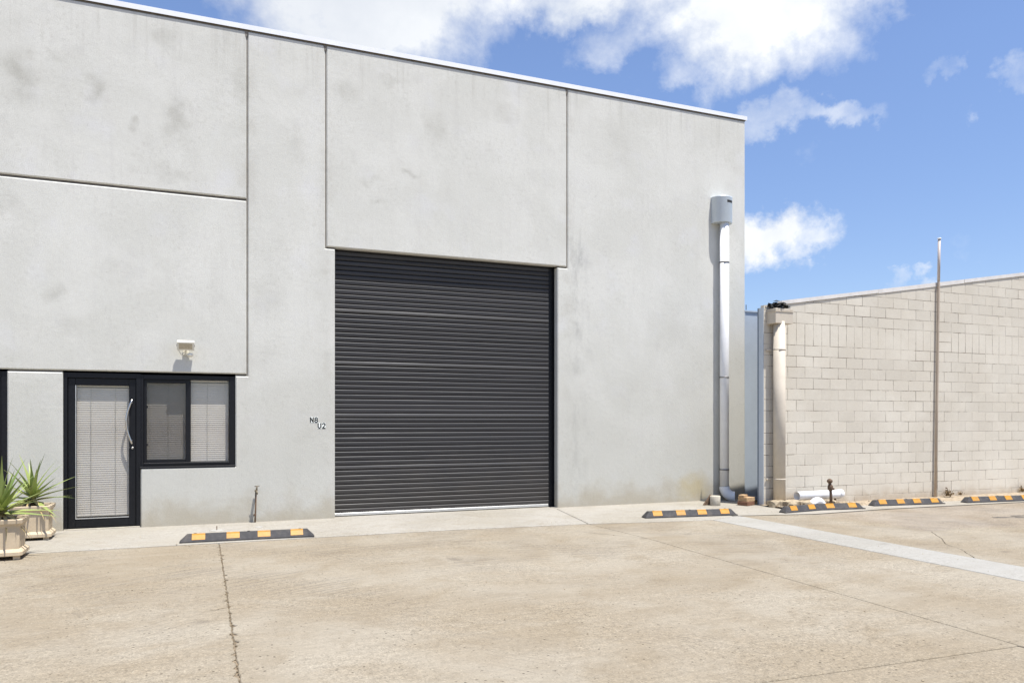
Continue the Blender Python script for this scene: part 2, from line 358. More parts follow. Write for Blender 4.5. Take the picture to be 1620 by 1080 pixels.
def leaf_material():
    m, N, b = mat('yucca_leaf')
    oi = N.n('ShaderNodeObjectInfo'); p = objco(N)
    sp = N.n('ShaderNodeSeparateXYZ'); N.link(p, sp.inputs[0])
    c = N.mix(oi.outputs['Random'], (.15, .215, .055), (.32, .375, .115))
    c = N.mix(N.ramp(sp.outputs[0], .30, .0, 0, .75), c, (.33, .36, .11))
    c = N.mix(N.ramp(N.noise(p, 30, 3, .6), .5, .8, 0, .35), c, (.24, .25, .07))
    N.link(c, b.inputs['Base Color']); b.inputs['Roughness'].default_value = .42
    return m
M_LEAF = leaf_material()
M_LEAFDRY = simple('dry_yucca_leaf', (.40, .30, .13), .8, 0, .25, 20)

# ------------------------------------------------------------------ mesh helpers
class MB:
    def __init__(s): s.v = []; s.f = []; s.sm = []
    def face(s, idx, smooth=False): s.f.append(tuple(idx)); s.sm.append(smooth)
    def add(s, vs, fs, smooth=False):
        o = len(s.v); s.v += [tuple(v) for v in vs]
        for f in fs: s.face([i + o for i in f], smooth)
        return s
    def box(s, x0, x1, y0, y1, z0, z1, bev=0.0):
        if bev <= 0:
            vs = [(x, y, z) for z in (z0, z1) for y in (y0, y1) for x in (x0, x1)]
            s.add(vs, [(0, 2, 3, 1), (4, 5, 7, 6), (0, 1, 5, 4), (2, 6, 7, 3), (0, 4, 6, 2), (1, 3, 7, 5)])
        else:
            bm = bmesh.new()
            bmesh.ops.create_cube(bm, size=1.0)
            bmesh.ops.scale(bm, vec=(x1 - x0, y1 - y0, z1 - z0), verts=bm.verts)
            bmesh.ops.translate(bm, vec=((x0 + x1) / 2, (y0 + y1) / 2, (z0 + z1) / 2), verts=bm.verts)
            bmesh.ops.bevel(bm, geom=bm.edges[:], offset=bev, segments=1, affect='EDGES', profile=.5)
            bm.verts.index_update()
            s.add([v.co[:] for v in bm.verts], [[v.index for v in f.verts] for f in bm.faces]); bm.free()
        return s
    def tube(s, pts, rad, n=10, cap=True, smooth=True):
        pts = [Vector(p) for p in pts]; o = len(s.v); m = len(pts)
        rads = rad if isinstance(rad, (list, tuple)) else [rad] * m
        up = None
        for i, p in enumerate(pts):
            t = (pts[min(i + 1, m - 1)] - pts[max(i - 1, 0)]).normalized()
            if up is None:
                up = Vector((0, 0, 1)) if abs(t.z) < .9 else Vector((1, 0, 0))
            a = (up - t * up.dot(t)).normalized(); b = t.cross(a); up = a
            for k in range(n):
                th = 2 * math.pi * k / n
                s.v.append(tuple(p + (a * math.cos(th) + b * math.sin(th)) * rads[i]))
        for i in range(m - 1):
            for k in range(n):
                k2 = (k + 1) % n
                s.face((o + i * n + k, o + i * n + k2, o + (i + 1) * n + k2, o + (i + 1) * n + k), smooth)
        if cap:
            s.face([o + k for k in range(n)][::-1]); s.face([o + (m - 1) * n + k for k in range(n)])
        return s
    def lathe(s, prof, n=20, c=(0, 0, 0), smooth=True, cap=True, axis='z'):
        o = len(s.v)
        for (r, z) in prof:
            for k in range(n):
                th = 2 * math.pi * k / n
                q = (r * math.cos(th), r * math.sin(th), z)
                if axis == 'x': q = (q[2], q[0], q[1])
                if axis == 'y': q = (q[0], q[2], q[1])
                s.v.append((q[0] + c[0], q[1] + c[1], q[2] + c[2]))
        for i in range(len(prof) - 1):
            for k in range(n):
                k2 = (k + 1) % n
                s.face((o + i * n + k, o + i * n + k2, o + (i + 1) * n + k2, o + (i + 1) * n + k), smooth)
        if cap:
            s.face([o + k for k in range(n)][::-1]); s.face([o + (len(prof) - 1) * n + k for k in range(n)])
        return s
    def extrude(s, pts, a, b, axis='y'):
        """polygon pts (2-D) extruded between a and b along an axis"""
        def P(p, t): return {'y': (p[0], t, p[1]), 'z': (p[0], p[1], t), 'x': (t, p[0], p[1])}[axis]
        n = len(pts); vs = [P(p, a) for p in pts] + [P(p, b) for p in pts]
        fs = [tuple(range(n))[::-1], tuple(range(n, 2 * n))] + [(i, (i + 1) % n, n + (i + 1) % n, n + i) for i in range(n)]
        return s.add(vs, fs)
    def build(s, name, material, parent=None, loc=(0, 0, 0), rot=(0, 0, 0), origin=None, mods=None):
        me = bpy.data.meshes.new(name)
        vs = s.v if origin is None else [(v[0] - origin[0], v[1] - origin[1], v[2] - origin[2]) for v in s.v]
        if origin is not None: loc = origin
        me.from_pydata(vs, [], s.f); me.update()
        bm = bmesh.new(); bm.from_mesh(me); bmesh.ops.recalc_face_normals(bm, faces=bm.faces); bm.to_mesh(me); bm.free()
        for p, sm in zip(me.polygons, s.sm): p.use_smooth = sm
        for mm in (material if isinstance(material, (list, tuple)) else [material]): me.materials.append(mm)
        o = bpy.data.objects.new(name, me); COL.objects.link(o)
        o.location = loc; o.rotation_euler = rot
        if parent: o.parent = parent
        return o
def dupe(src, parent, loc=None, rot=None, scale=None):
    o = src.copy(); COL.objects.link(o); o.parent = parent
    if loc is not None: o.location = loc
    if rot is not None: o.rotation_euler = rot
    if scale is not None: o.scale = scale
    return o
def tag(o, label=None, cat=None, group=None, kind=None):
    if label: o['label'] = label
    if cat: o['category'] = cat
    if group: o['group'] = group
    if kind: o['kind'] = kind
    return o
def thing(name, label, cat, loc=(0, 0, 0), rz=0.0, group=None):
    o = bpy.data.objects.new(name, None); COL.objects.link(o); o.location = loc; o.rotation_euler = (0, 0, rz)
    o.empty_display_size = .2
    return tag(o, label, cat, group)

def inset(poly, d):
    """offset a CCW polygon inwards by d"""
    n = len(poly); out = []
    for i in range(n):
        p0, p1, p2 = Vector(poly[i - 1]), Vector(poly[i]), Vector(poly[(i + 1) % n])
        e1 = (p1 - p0).normalized(); e2 = (p2 - p1).normalized()
        n1 = Vector((-e1.y, e1.x)); n2 = Vector((-e2.y, e2.x))
        k = 1 + n1.dot(n2)
        out.append(tuple(p1 + (n1 + n2) * (d / k)))
    return out

# ================================================================== GROUND
def g2(o): tag(o, kind='structure'); return o
gb = MB().add([(-400, -400, -.06), (400, -400, -.06), (400, 400, -.06), (-400, 400, -.06)], [(0, 1, 2, 3)])
ground = g2(gb.build('ground', M_DIRT))

yard = bpy.data.objects.new('concrete_yard', None); COL.objects.link(yard); tag(yard, kind='structure')
def jag(p0, p1, step=.06, amp=.012, seed=0, chips=0.0):
    """points along an edge with small sideways irregularities"""
    rnd = random.Random(seed); a = Vector(p0); b = Vector(p1); L = (b - a).length; n = max(2, int(L / step))
    t = (b - a).normalized(); nn = Vector((-t.y, t.x)); out = []
    for i in range(n):
        q = a + (b - a) * (i / n)
        off = rnd.uniform(-amp, amp)
        if chips and rnd.random() < chips: off += rnd.uniform(.01, .045)
        if i == 0: off = 0
        out.append(tuple(q + nn * off))
    return out
def slab(poly, z=0.0, name='slab', material=M_YARD, depth=.055, bev=.006):
    n = len(poly); ins = inset(poly, bev)
    vs = [(p[0], p[1], z - depth) for p in poly] + [(p[0], p[1], z - bev) for p in poly] + [(p[0], p[1], z) for p in ins]
    fs = [tuple(range(2 * n, 3 * n))]
    for i in range(n):
        j = (i + 1) % n
        fs += [(i, j, n + j, n + i), (n + i, n + j, 2 * n + j, 2 * n + i)]
    return MB().add(vs, fs).build(name, material, yard)
G = .005
# yard slabs (x to the right along the wall, y towards the wall)
J1 = [(0.145, -1.84), (0.165, -4.4), (0.185, -7.4), (.20, -12.0), (.22, -30)]
# slab left of the ragged joint, near the wall
jr = jag((0.165, -4.40), (0.145, -1.86), .05, .005, 3, .10)
slab([(-9, -4.232), (-1.65, -4.315), (0.155, -4.430)] + [(x - .003, y) for x, y in jr] + [(.13, -1.86), (-9, -1.80)])
jr2 = jag((.20, -12.0), (0.166, -4.46), .05, .006, 5, .12)
slab([(-9, -30), (.205, -30)] + [(x - .004, y) for x, y in jr2] + [(.15, -4.452), (-1.65, -4.337), (-9, -4.252)])
# middle slab, between ragged joint and the joint left of the pale strip
jl = [(x + .004, y) for x, y in jag((0.147, -1.86), (.19, -8.6), .05, .005, 9, .08)]
slab(jl + [(.21, -8.62), (3.0, -8.45), (5.155, -8.525), (5.33, -3.6), (5.27, -2.02), (3.07, -1.86)])
slab([(.225, -8.634), (.23, -30), (4.6, -30), (5.14, -8.54), (3.0, -8.464)])
slab([(5.28, -2.03), (5.342, -3.6), (5.167, -8.53), (4.62, -30), (7.25, -30), (7.25, -2.34), (6.2, -2.2)])
# pale strip running away from the wall
slab([(7.262, -30), (7.95, -30), (7.965, -2.03), (7.262, -2.345)], .003, 'drain_strip', M_STRIP)
# right of the strip
ckA = [(9.21, -2.42), (9.22, -2.70), (9.31, -3.3), (9.36, -3.92), (9.33, -4.46)]
def rag(pts, amp=.02, seed=1, n=7):
    rnd = random.Random(seed); out = []
    for a, b in zip(pts[:-1], pts[1:]):
        a = Vector(a); b = Vector(b); t = (b - a).normalized(); nn = Vector((-t.y, t.x))
        for k in range(n):
            o_ = 0 if k == 0 else rnd.uniform(-amp, amp); out.append(tuple(a + (b - a) * k / n + nn * o_))
    out.append(tuple(pts[-1])); return out
c1 = rag(ckA, .012, 2); c2 = rag([(9.33, -4.46), (8.95, -4.9), (8.55, -5.30), (8.32, -5.70), (7.98, -6.1)], .010, 4)
c3 = rag([(9.33, -4.46), (9.9, -4.35), (10.96, -4.64), (13, -4.9), (18, -5.6)], .012, 6)
gp = .0022
slab([(7.975, -6.1)] + [(x - gp, y + gp) for x, y in c2[::-1]] + [(x - gp, y) for x, y in c1[::-1]][1:] + [(9.20, -2.36), (7.975, -2.10)], 0.0, 'slab', M_YARD, bev=.004)
slab([(7.965, -30), (30, -30), (30, -8.0), (18, -5.61)] + [(x, y - gp) for x, y in c3[::-1]][1:] + [(x + gp, y - gp) for x, y in c2][1:-1] + [(7.975, -6.115)], 0.0, 'slab', M_YARD, bev=.004)
slab([(9.215, -2.37)] + [(x + gp, y) for x, y in c1] + [(x, y + gp) for x, y in c3][1:] + [(30, -7.9), (30, -2.9), (14.4, -2.42), (11, -2.28)], -.002, 'slab', M_AGG, bev=.004)
# apron along the foot of the warehouse: a slightly raised paler slab with a soft nosing
def apron(poly, z=.010):
    n = len(poly); ins = inset(poly, .03); ins2 = inset(poly, .012)
    vs = [(p[0], p[1], -.05) for p in poly] + [(p[0], p[1], .0) for p in poly] + [(p[0], p[1], z * .8) for p in ins2] + [(p[0], p[1], z) for p in ins]
    fs = [tuple(range(3 * n, 4 * n))]
    for r in range(3):
        for i in range(n):
            j = (i + 1) % n; fs.append((r * n + i, r * n + j, (r + 1) * n + j, (r + 1) * n + i))
    return MB().add(vs, fs).build('apron_slab', M_APRON, yard)
apron([(-9, -1.79), (-1.2, -1.83), (3.07, -1.84), (5.255, -2.0), (5.62, -.18), (5.64, .5), (-9, .5)])
apron([(5.27, -2.0), (6.2, -2.18), (7.25, -2.33), (7.97, -2.02), (9.3, -2.05), (9.3, -.86), (9.74, .5), (5.655, .5), (5.632, -.18)], .0095)
apron([(9.312, -2.06), (9.6, -1.75), (11.2, -1.62), (14, -1.86), (30, -2.4), (30, -2.85), (14.4, -2.40), (11, -2.26), (9.25, -2.35), (7.99, -2.08)], .009)
# dirt bed at the foot of the block wall
db = MB()
nx, ny = 60, 6
def dirt_h(x, y): return .012 + .035 * max(0, 1 - abs(x - 9.9) / 1.1) + .02 * mnoise.noise(Vector((x * 3, y * 5, 0))) + .012 * mnoise.noise(Vector((x * 14, y * 14, 3)))
vs = []; fs = []
for i in range(nx + 1):
    for j in range(ny + 1):
        x = 9.22 + (30 - 9.22) * (i / nx) ** 1.6; yb = -1.05; yf = -1.80 - .035 * (x - 9.2)
        y = yb + (yf - yb) * j / ny; vs.append((x, y, dirt_h(x, y) if j < ny else -.02))
for i in range(nx):
    for j in range(ny):
        a = i * (ny + 1) + j; fs.append((a, a + 1, a + ny + 2, a + ny + 1))
g2(db.add(vs, fs).build('dirt_strip', simple('gritty_dirt', (.33, .27, .195), .95, 0, .35, 16, .1, .7)))

# hairline cracks and shrinkage joints that are narrower than the slabs' gaps
def crack(pts, w, name='crack', z=.004, amp=.02, seed=0, m=M_SEAL, n=9):
    q = rag(pts, amp, seed, n); rnd = random.Random(seed + 99); vs = []; fs = []
    for i, p in enumerate(q):
        a = Vector(q[max(i - 1, 0)]); b = Vector(q[min(i + 1, len(q) - 1)]); t = (b - a).normalized(); nn = Vector((-t.y, t.x))
        ww = w * rnd.uniform(.4, 1.2) * .5
        vs += [(*(Vector(p) + nn * ww), z), (*(Vector(p) - nn * ww), z)]
    for i in range(len(q) - 1): fs.append((2 * i, 2 * i + 1, 2 * i + 3, 2 * i + 2))
    return MB().add(vs, fs).build(name, m, yard)
crack([(-.28, -1.98), (-.05, -2.06), (.12, -2.02)], .010, seed=1, m=M_DIRT)
crack([(4.75, -2.6), (5.32, -3.55)], .010, seed=2, amp=.008)
crack([(9.45, -1.9), (9.1, -2.03), (8.2, -1.95)], .007, seed=3, z=.0135)
crack([(8.0, -.2), (8.5, -1.2), (9.0, -1.95)], .006, seed=5, z=.0135)
for k, (x, y, s1) in enumerate(((.10, -3.05, 0), (.12, -5.35, 2))):
    crack([(x + .09, y), (x, y - .06), (x - .03 - .03 * s1, y - .02 - .03 * s1)], .009, seed=20 + k, amp=.02, m=M_DIRT, n=5)
crack([(11.55, -3.74), (12.05, -3.93)], .05, 'tyre_mark', seed=8, amp=.01, m=M_RUBBER)
crack([(12.0, -3.72), (12.7, -3.85)], .05, 'tyre_mark', seed=9, amp=.01, m=M_RUBBER)
# soil and weed crumbs in the ragged joint
MB().add([(.10, -1.9, -.012), (.20, -1.9, -.012), (.30, -14, -.012), (.16, -14, -.012)], [(0, 1, 2, 3)]).build('joint_soil', simple('pale_joint_soil', (.21, .165, .11), .95, 0, .4, 25), yard)
cr = MB(); rnd = random.Random(12)
def crumb(mb, x, y, z, r):
    vs = []; 
    for d in ((1, 0, 0), (0, 1, 0), (-1, 0, 0), (0, -1, 0), (0, 0, 1), (0, 0, -1)):
        k = r * rnd.uniform(.6, 1.3); vs.append((x + d[0] * k, y + d[1] * k, z + d[2] * k * .7))
    mb.add(vs, [(0, 1, 4), (1, 2, 4), (2, 3, 4), (3, 0, 4), (1, 0, 5), (2, 1, 5), (3, 2, 5), (0, 3, 5)])
for i in range(520):
    y = rnd.uniform(-9.5, -1.9); x = .145 + (-1.84 - y) * .0073 + rnd.gauss(0, .006 + (.012 if rnd.random() < .12 else 0))
    crumb(cr, x, y, -.004, rnd.uniform(.003, .009))
tag(cr.build('joint_debris', simple('joint_crumbs', (.17, .13, .08), .95, 0, .5, 30)), 'crumbs of soil and dead weed packed in the ragged slab joint', 'debris', kind='stuff')
pe = MB()
for i in range(420):
    x = rnd.uniform(-2.5, 13); y = -rnd.uniform(.0, 10) ** 1.0
    if rnd.random() < .45: y = -1.85 + rnd.gauss(0, .12); x = rnd.uniform(-1, 9)
    if y > -.05 or (x > 9.2 and y > -2): continue
    crumb(pe, x, y, .004 + (.008 if y > -1.85 else 0), rnd.choice((.003, .004, .005, .006, .009)))
tag(pe.build('grit', M_STONE), 'small stones and grit scattered over the yard', 'grit', kind='stuff')

# ================================================================== WAREHOUSE
bld = thing('warehouse_building', 'tall grey precast concrete warehouse with black roller door', 'building')
WT = 7.375   # panel top
TH = .125
def panel(poly, bev=.016):
    n = len(poly); ins = inset(poly, bev)
    vs = [(p[0], TH, p[1]) for p in poly] + [(p[0], bev, p[1]) for p in poly] + [(p[0], 0, p[1]) for p in ins]
    fs = [tuple(range(2 * n, 3 * n)), tuple(range(n))]
    for i in range(n):
        j = (i + 1) % n; fs += [(i, j, n + j, n + i), (n + i, n + j, 2 * n + j, 2 * n + i)]
    return MB().add(vs, fs).build('concrete_panel', M_WALL, bld)
g = .009
panel([(-8, 4.865), (.565 - g, 4.865), (.565 - g, WT), (-8, WT)])
panel([(-8, 2.232), (.565 - g, 2.232), (.565 - g, 4.829), (-8, 4.829)])
panel([(-2.50, -.05), (-1.845, -.05), (-1.845, 2.205), (-2.50, 2.205)])
panel([(-8, -.05), (-3.6, -.05), (-3.6, 2.205), (-8, 2.205)])
panel([(-.875, -.05), (1.865, -.05), (1.865, 4.215), (1.725 - g, 4.215), (1.725 - g, WT), (.565 + g, WT), (.565 + g, 2.20), (.40, 2.20), (.40, .85), (-.875, .85)])
panel([(1.725 + g, 4.245), (5.9 - g, 4.245), (5.9 - g, WT), (1.725 + g, WT)])
panel([(5.713, -.05), (9.765, -.05), (9.765, WT), (5.9 + g, WT), (5.9 + g, 4.215), (5.713, 4.215)])
def sealant(x0, x1, z0, z1, y=.022): return MB().box(x0, x1, y, y + .05, z0, z1).build('joint_sealant', M_SEAL, bld)
sealant(.55, .58, 2.2, WT - .002, .02); sealant(1.71, 1.74, 4.22, WT - .002, .02); sealant(5.885, 5.915, 4.22, WT - .002, .02)
sealant(-7.9, .548, 4.82, 4.87, .035); sealant(-2.49, -1.85, 2.2, 2.24, .035); sealant(.402, .548, 2.195, 2.24, .035)
sealant(1.742, 1.863, 4.21, 4.25, .035); sealant(5.715, 5.883, 4.21, 4.25, .035)
# blocked-out pockets where the joints meet the capping
for x in (.555, 1.715, 5.893):
    MB().extrude([(x - .028, WT - .002), (x - .013, WT - .085), (x + .006, WT - .085), (x + .022, WT - .002)], -.002, .02).build('joint_pocket', M_SEAL, bld)
# capping with small drip edge
cp = MB().extrude([(-.020, WT + .018), (-.020, WT + .092), (.24, WT + .112), (.24, WT + .09), (-.012, WT + .075), (-.012, WT + .018)], -8.05, 9.80, 'x')
cp.box(9.79, 9.798, -.018, .24, WT + .018, WT + .09)
cp.build('roof_capping', M_CAP, bld)
MB().box(-8.0, 9.765, .012, .2, WT, WT + .06).build('wall_head', M_SEAL, bld)
# rest of the shell
MB().box(-8, -7.85, TH, 18, -.05, WT).build('side_wall', M_WALL, bld)
MB().box(9.615, 9.765, TH + .002, 18, -.05, WT).build('side_wall', M_WALL, bld)
MB().box(-8, 9.765, 18, 18.15, -.05, WT).build('back_wall', M_WALL, bld)
MB().box(-7.84, 9.61, .21, 17.99, WT - .1, WT + .02).build('roof', M_GALV, bld)

# ---- roller door: curtain of curved slats
rd = bpy.data.objects.new('roller_door', None); COL.objects.link(rd); rd.parent = bld; rd.location = (0, 0, 0)
tag(rd, 'black steel roller door, fully lowered')
X0, X1, YC = 1.80, 5.605, .158
PITCH = .0757
def slat_mesh(prof, name):
    vs = []; fs = []; n = len(prof)
    for x in (X0, X1):
        for (z, y) in prof: vs.append((x, y, z))
    for i in range(n - 1): fs.append((i, i + 1, n + i + 1, n + i))
    return MB().add(vs, fs).build(name, M_SHUT, rd)
prof = [(0, .012), (.0035, .012), (.005, .002), (.0075, -.0095), (.010, -.0115), (.028, -.0150), (.054, -.0172), (.0595, -.0165), (.0645, -.0125), (.0685, -.004), (.0705, .006), (.0757, .012)]
seam = [(0, .012), (.0035, .012), (.005, .002), (.0075, -.011), (.012, -.014), (.026, -.018), (.030, -.0205), (.036, -.018), (.046, -.0195), (.052, -.017), (.060, -.0145), (.066, -.010), (.069, -.003), (.0705, .006), (.0757, .012)]
s0 = slat_mesh(prof, 'slat'); s1 = slat_mesh(seam, 'slat')
zb = .065; ns = 56; rnds = random.Random(4)
for i in range(ns):
    src = s1 if i % 11 == 9 else s0
    first = (src is s0 and i == 0) or (src is s1 and i == 9)
    o = src if first else dupe(src, rd)
    o.location = (0, YC + rnds.uniform(-.0012, .0012), zb + i * PITCH); o.rotation_euler = (rnds.uniform(-.012, .012), 0, 0)
MB().box(X0, X1, YC - .012, YC + .02, .022, .0675, .004).build('bottom_rail', M_ALU, rd)
MB().box(1.70, 1.862, TH + .002, TH + .14, -.04, 4.3).build('guide_rail', M_BLACK, rd)
gr_ = MB().box(5.612, 5.90, TH + .045, TH + .14, -.04, 4.3); gr_.box(5.70, 5.90, TH + .002, TH + .043, -.04, 4.3); gr_.box(5.585, 5.61, YC + .02, YC + .06, -.04, 4.3)
gr_.build('guide_rail', M_BLACK, rd)
MB().box(1.7, 5.9, TH + .10, TH + .8, 4.25, 4.95).build('drum_housing', M_BLACK, rd)

# ---- door and window frames (openings at x -1.84..-.88 and -.88..0.40)
YF = .035
def frame_bar(mb, x0, x1, z0, z1, y0=YF, y1=YF + .10): mb.box(x0, x1, y0, y1, z0, z1, .003)
df = MB()
frame_bar(df, -1.843, -1.795, .0, 2.205); frame_bar(df, -.935, -.872, .0, 2.205); frame_bar(df, -1.797, -.933, 2.135, 2.205)
df.box(-1.795, -.935, YF + .01, YF + .1, .0, .03)
door_frame = df.build('door_frame', M_BLACK, bld)
dl = MB()
YD = YF + .03
dl.box(-1.79, -1.70, YD, YD + .045, .035, 2.13, .003); dl.box(-1.03, -.94, YD, YD + .045, .035, 2.13, .003)
dl.box(-1.70, -1.03, YD + .0005, YD + .0445, 2.03, 2.13, .003); dl.box(-1.70, -1.03, YD + .0005, YD + .0445, .035, .165, .003)
front_door = dl.build('front_door', M_BLACK, bld); tag(front_door, 'black framed glass entry door with closed blind')
bead = MB(); bead.box(-1.70, -1.692, YD - .002, YD + .02, .167, 2.03); bead.box(-1.70, -1.03, YD - .004, YD + .02, .158, .167)
bead.build('glazing_bead', M_ALU, front_door)
MB().box(-1.705, -1.025, YD + .018, YD + .024, .16, 2.035).build('glass', M_GLASS, front_door)
def blind(x0, x1, z0, z1, y, pitch, parent, tilt=75):
    mb = MB(); n = int((z1 - z0) / pitch); t = R(tilt); hw = pitch * .545
    for i in range(n):
        zc = z0 + (i + .5) * pitch
        dy = math.cos(t) * hw; dz = math.sin(t) * hw
        # outer edge low, inner edge high, with a slight crown
        mb.add([(x0, y - dy, zc - dz), (x1, y - dy, zc - dz), (x1, y - .003, zc + .0015), (x0, y - .003, zc + .0015), (x1, y + dy, zc + dz), (x0, y + dy, zc + dz)],
               [(0, 1, 2, 3), (3, 2, 4, 5)], True)
    o = mb.build('blind_slats', M_BLIND, parent); tag(o, kind='stuff')
    rl = MB().box(x0, x1, y - .012, y + .012, z1, z1 + .025); rl.box(x0, x1, y - .008, y + .008, z0 - .014, z0 - .002); rl.build('blind_rail', M_BLIND, parent)
    cd = MB()
    for f in (.27, .74): 
        xx = x0 + (x1 - x0) * f; cd.box(xx - .002, xx + .002, y - hw - .001, y - hw + .002, z0, z1)
    cd.build('blind_cord', M_CORD, parent)
blind(-1.69, -1.035, .20, 2.01, YD + .065, .031, front_door)
# pull handle: bowed steel bar on two posts
hp = []
for k in range(15):
    t = k / 14; hp.append((-.985 - .075 * math.sin(math.pi * t), YD - .062 + .012 * abs(2 * t - 1), 1.205 + .63 * t))
hm = MB().tube(hp, .0145, 10)
hm.tube([(-.992, YD - .055, 1.25), (-.99, YD + .002, 1.25)], .009, 8); hm.tube([(-.992, YD - .055, 1.79), (-.99, YD + .002, 1.79)], .009, 8)
hm.build('pull_handle', M_STEEL, front_door)
MB().lathe([(.016, 0), (.018, -.006), (.012, -.010)], 12, (-.985, YD - .001, 1.145), axis='y').build('lock', M_STEEL, front_door)
MB().tube([(-1.03, YD - .003, 1.15), (-1.03, YD + .001, 1.15)], .006, 8).build('lock_screw', M_STEEL, front_door)

wf = MB()
frame_bar(wf, -.872, -.84, .855, 2.195); frame_bar(wf, .315, .397, .855, 2.195); frame_bar(wf, -.84, .315, 2.13, 2.195); frame_bar(wf, -.84, .315, .855, .925)
wf.box(-.885, .40, YF - .035, YF + .02, .842, .872, .003); wf.box(-.84, .315, YF - .012, YF, .90, .908)
window = wf.build('window', M_BLACK, bld); tag(window, 'black aluminium sliding window with cream blinds')
sash = MB(); YS = YF + .03
sash.box(-.838, -.80, YS, YS + .03, .927, 2.128, .003); sash.box(-.285, -.215, YS - .004, YS + .03, .927, 2.128, .003)
sash.box(-.80, -.285, YS, YS + .03, 2.08, 2.128, .003); sash.box(-.80, -.285, YS, YS + .03, .927, .975, .003)
sash.build('sash', M_BLACK, window)
MB().box(-.80, -.285, YS + .012, YS + .016, .975, 2.08).build('fly_screen', M_SCREEN, window)
MB().box(-.80, -.285, YS + .022, YS + .028, .975, 2.08).build('glass', M_GLASS, window)
MB().box(-.215, .315, YS + .030, YS + .036, .925, 2.13).build('glass', M_GLASS, window)
la = MB(); la.box(-.80, -.785, YS + .005, YS + .011, 1.72, 1.75); la.box(-.80, -.785, YS + .005, YS + .011, 1.17, 1.20)
la.build('sash_latch', M_BLACK, window)
blind(-.825, .305, .945, 2.105, YS + .075, .031, window)
# second entry, cut by the picture's left edge
df2 = MB(); frame_bar(df2, -2.575, -2.503, 0, 2.205); frame_bar(df2, -3.595, -3.53, 0, 2.205); frame_bar(df2, -3.53, -2.575, 2.135, 2.205); df2.box(-3.53, -2.575, YF + .01, YF + .1, 0, .03)
df2.build('door_frame', M_BLACK, bld)
dl2 = MB(); dl2.box(-2.67, -2.58, YD, YD + .045, .035, 2.13, .003); dl2.box(-3.525, -3.435, YD, YD + .045, .035, 2.13, .003)
dl2.box(-3.435, -2.67, YD + .0005, YD + .0445, 2.03, 2.13, .003); dl2.box(-3.435, -2.67, YD + .0005, YD + .0445, .035, .165, .003)
d2 = dl2.build('neighbour_door', M_BLACK, bld); tag(d2, 'black framed door of the next unit, at the left edge')
MB().box(-3.44, -2.665, YD + .018, YD + .024, .16, 2.035).build('glass', M_GLASS, d2)
blind(-3.43, -2.675, .20, 2.01, YD + .065, .031, d2)
# door step
MB().box(-1.84, -.885, YF - .02, .2, -.03, .026, .003).build('door_sill', M_CYL, bld)

# ================================================================== BLOCK BUILDING ON THE RIGHT
BY = -1.12
blk = thing('block_building', 'cream painted concrete block building with sloping roofline', 'building')
BX0, BX1, XJ = 9.265, 22.0, 13.60
def topz(x): return 3.70 + .1515 * (x - 9.72)
# backing wall carrying the mortar colour
MB().extrude([(BX0 + .006, -.06), (BX1, -.06), (BX1, topz(BX1) - .03), (BX0 + .006, topz(BX0) - .03)], BY + .0024, BY + .085).build('block_core', M_MORTAR, blk)
JT = .0028
def block_mesh(w, h, bev=.003):
    mb = MB(); x0, x1, z0, z1 = JT, w - JT, JT, h - JT
    vs = [(x0, .012, z0), (x1, .012, z0), (x1, .012, z1), (x0, .012, z1),
          (x0 + bev, 0, z0 + bev), (x1 - bev, 0, z0 + bev), (x1 - bev, 0, z1 - bev), (x0 + bev, 0, z1 - bev)]
    for v in [(x0, .006, z0), (x1, .006, z0), (x1, .006, z1), (x0, .006, z1)]: vs.append(v)
    fs = [(4, 5, 6, 7)]
    for i in range(4):
        j = (i + 1) % 4
        fs += [(8 + i, 8 + j, 4 + j, 4 + i), (i, j, 8 + j, 8 + i)]
    return mb.add(vs, fs)
rb = random.Random(21)
proto_blocks = {}
nblk = 0; extra = MB()
def place_block(x, z, w, h):
    global nblk
    # clip against the roof slope / wall ends
    if x < BX0: w -= BX0 - x; x = BX0
    if x + w > BX1: w = BX1 - x
    if w < .03: return
    zt0, zt1 = topz(x) - .06, topz(x + w) - .06
    if z >= max(zt0, zt1) - .02: return
    y = BY + rb.uniform(-.0012, .0012)
    visible = x < 16.4
    cut = z + h > min(zt0, zt1)
    if cut:
        a = max(z + .012, min(z + h, zt0)); b = max(z + .012, min(z + h, zt1))
        pts = [(x + JT, z + JT), (x + w - JT, z + JT), (x + w - JT, b - JT), (x + JT, a - JT)]
        ins = inset(pts, .0045)
        mb = MB(); vs = [(p[0], y + .012, p[1]) for p in pts] + [(p[0], y, p[1]) for p in ins]
        fs = [(4, 5, 6, 7)] + [(i, (i + 1) % 4, 4 + (i + 1) % 4, 4 + i) for i in range(4)]
        mb.add(vs, fs)
        if visible and nblk < 299: mb.build('block', M_BLOCK, blk, origin=(x, y, z)); nblk += 1
        else: extra.add(mb.v, mb.f)
        return
    if not visible or nblk >= 299:
        m = block_mesh(w, h); extra.add([(v[0] + x, v[1] + y, v[2] + z) for v in m.v], m.f); return
    key = (round(w, 3), round(h, 3))
    if key not in proto_blocks:
        o = block_mesh(w, h).build('block', M_BLOCK, blk, loc=(x, y, z)); proto_blocks[key] = o
    else:
        dupe(proto_blocks[key], blk, (x, y, z), (rb.uniform(-.002, .002), rb.uniform(-.002, .002), 0))
    nblk += 1
def run(x0, x1, z, phase, mod=.4, h=.2):
    """one course between x0 and x1; joints at phase + k*mod"""
    k = math.floor((x0 - phase) / mod); x = x0
    while x < x1 - .02:
        k += 1; nx_ = min(x1, phase + k * mod)
        if nx_ - x > .02: place_block(x, z, nx_ - x, h)
        x = max(x, nx_)
Z0 = 2.913
courses = []
for k in range(-15, 12):
    z = Z0 + k * .2
    courses.append((k, z))
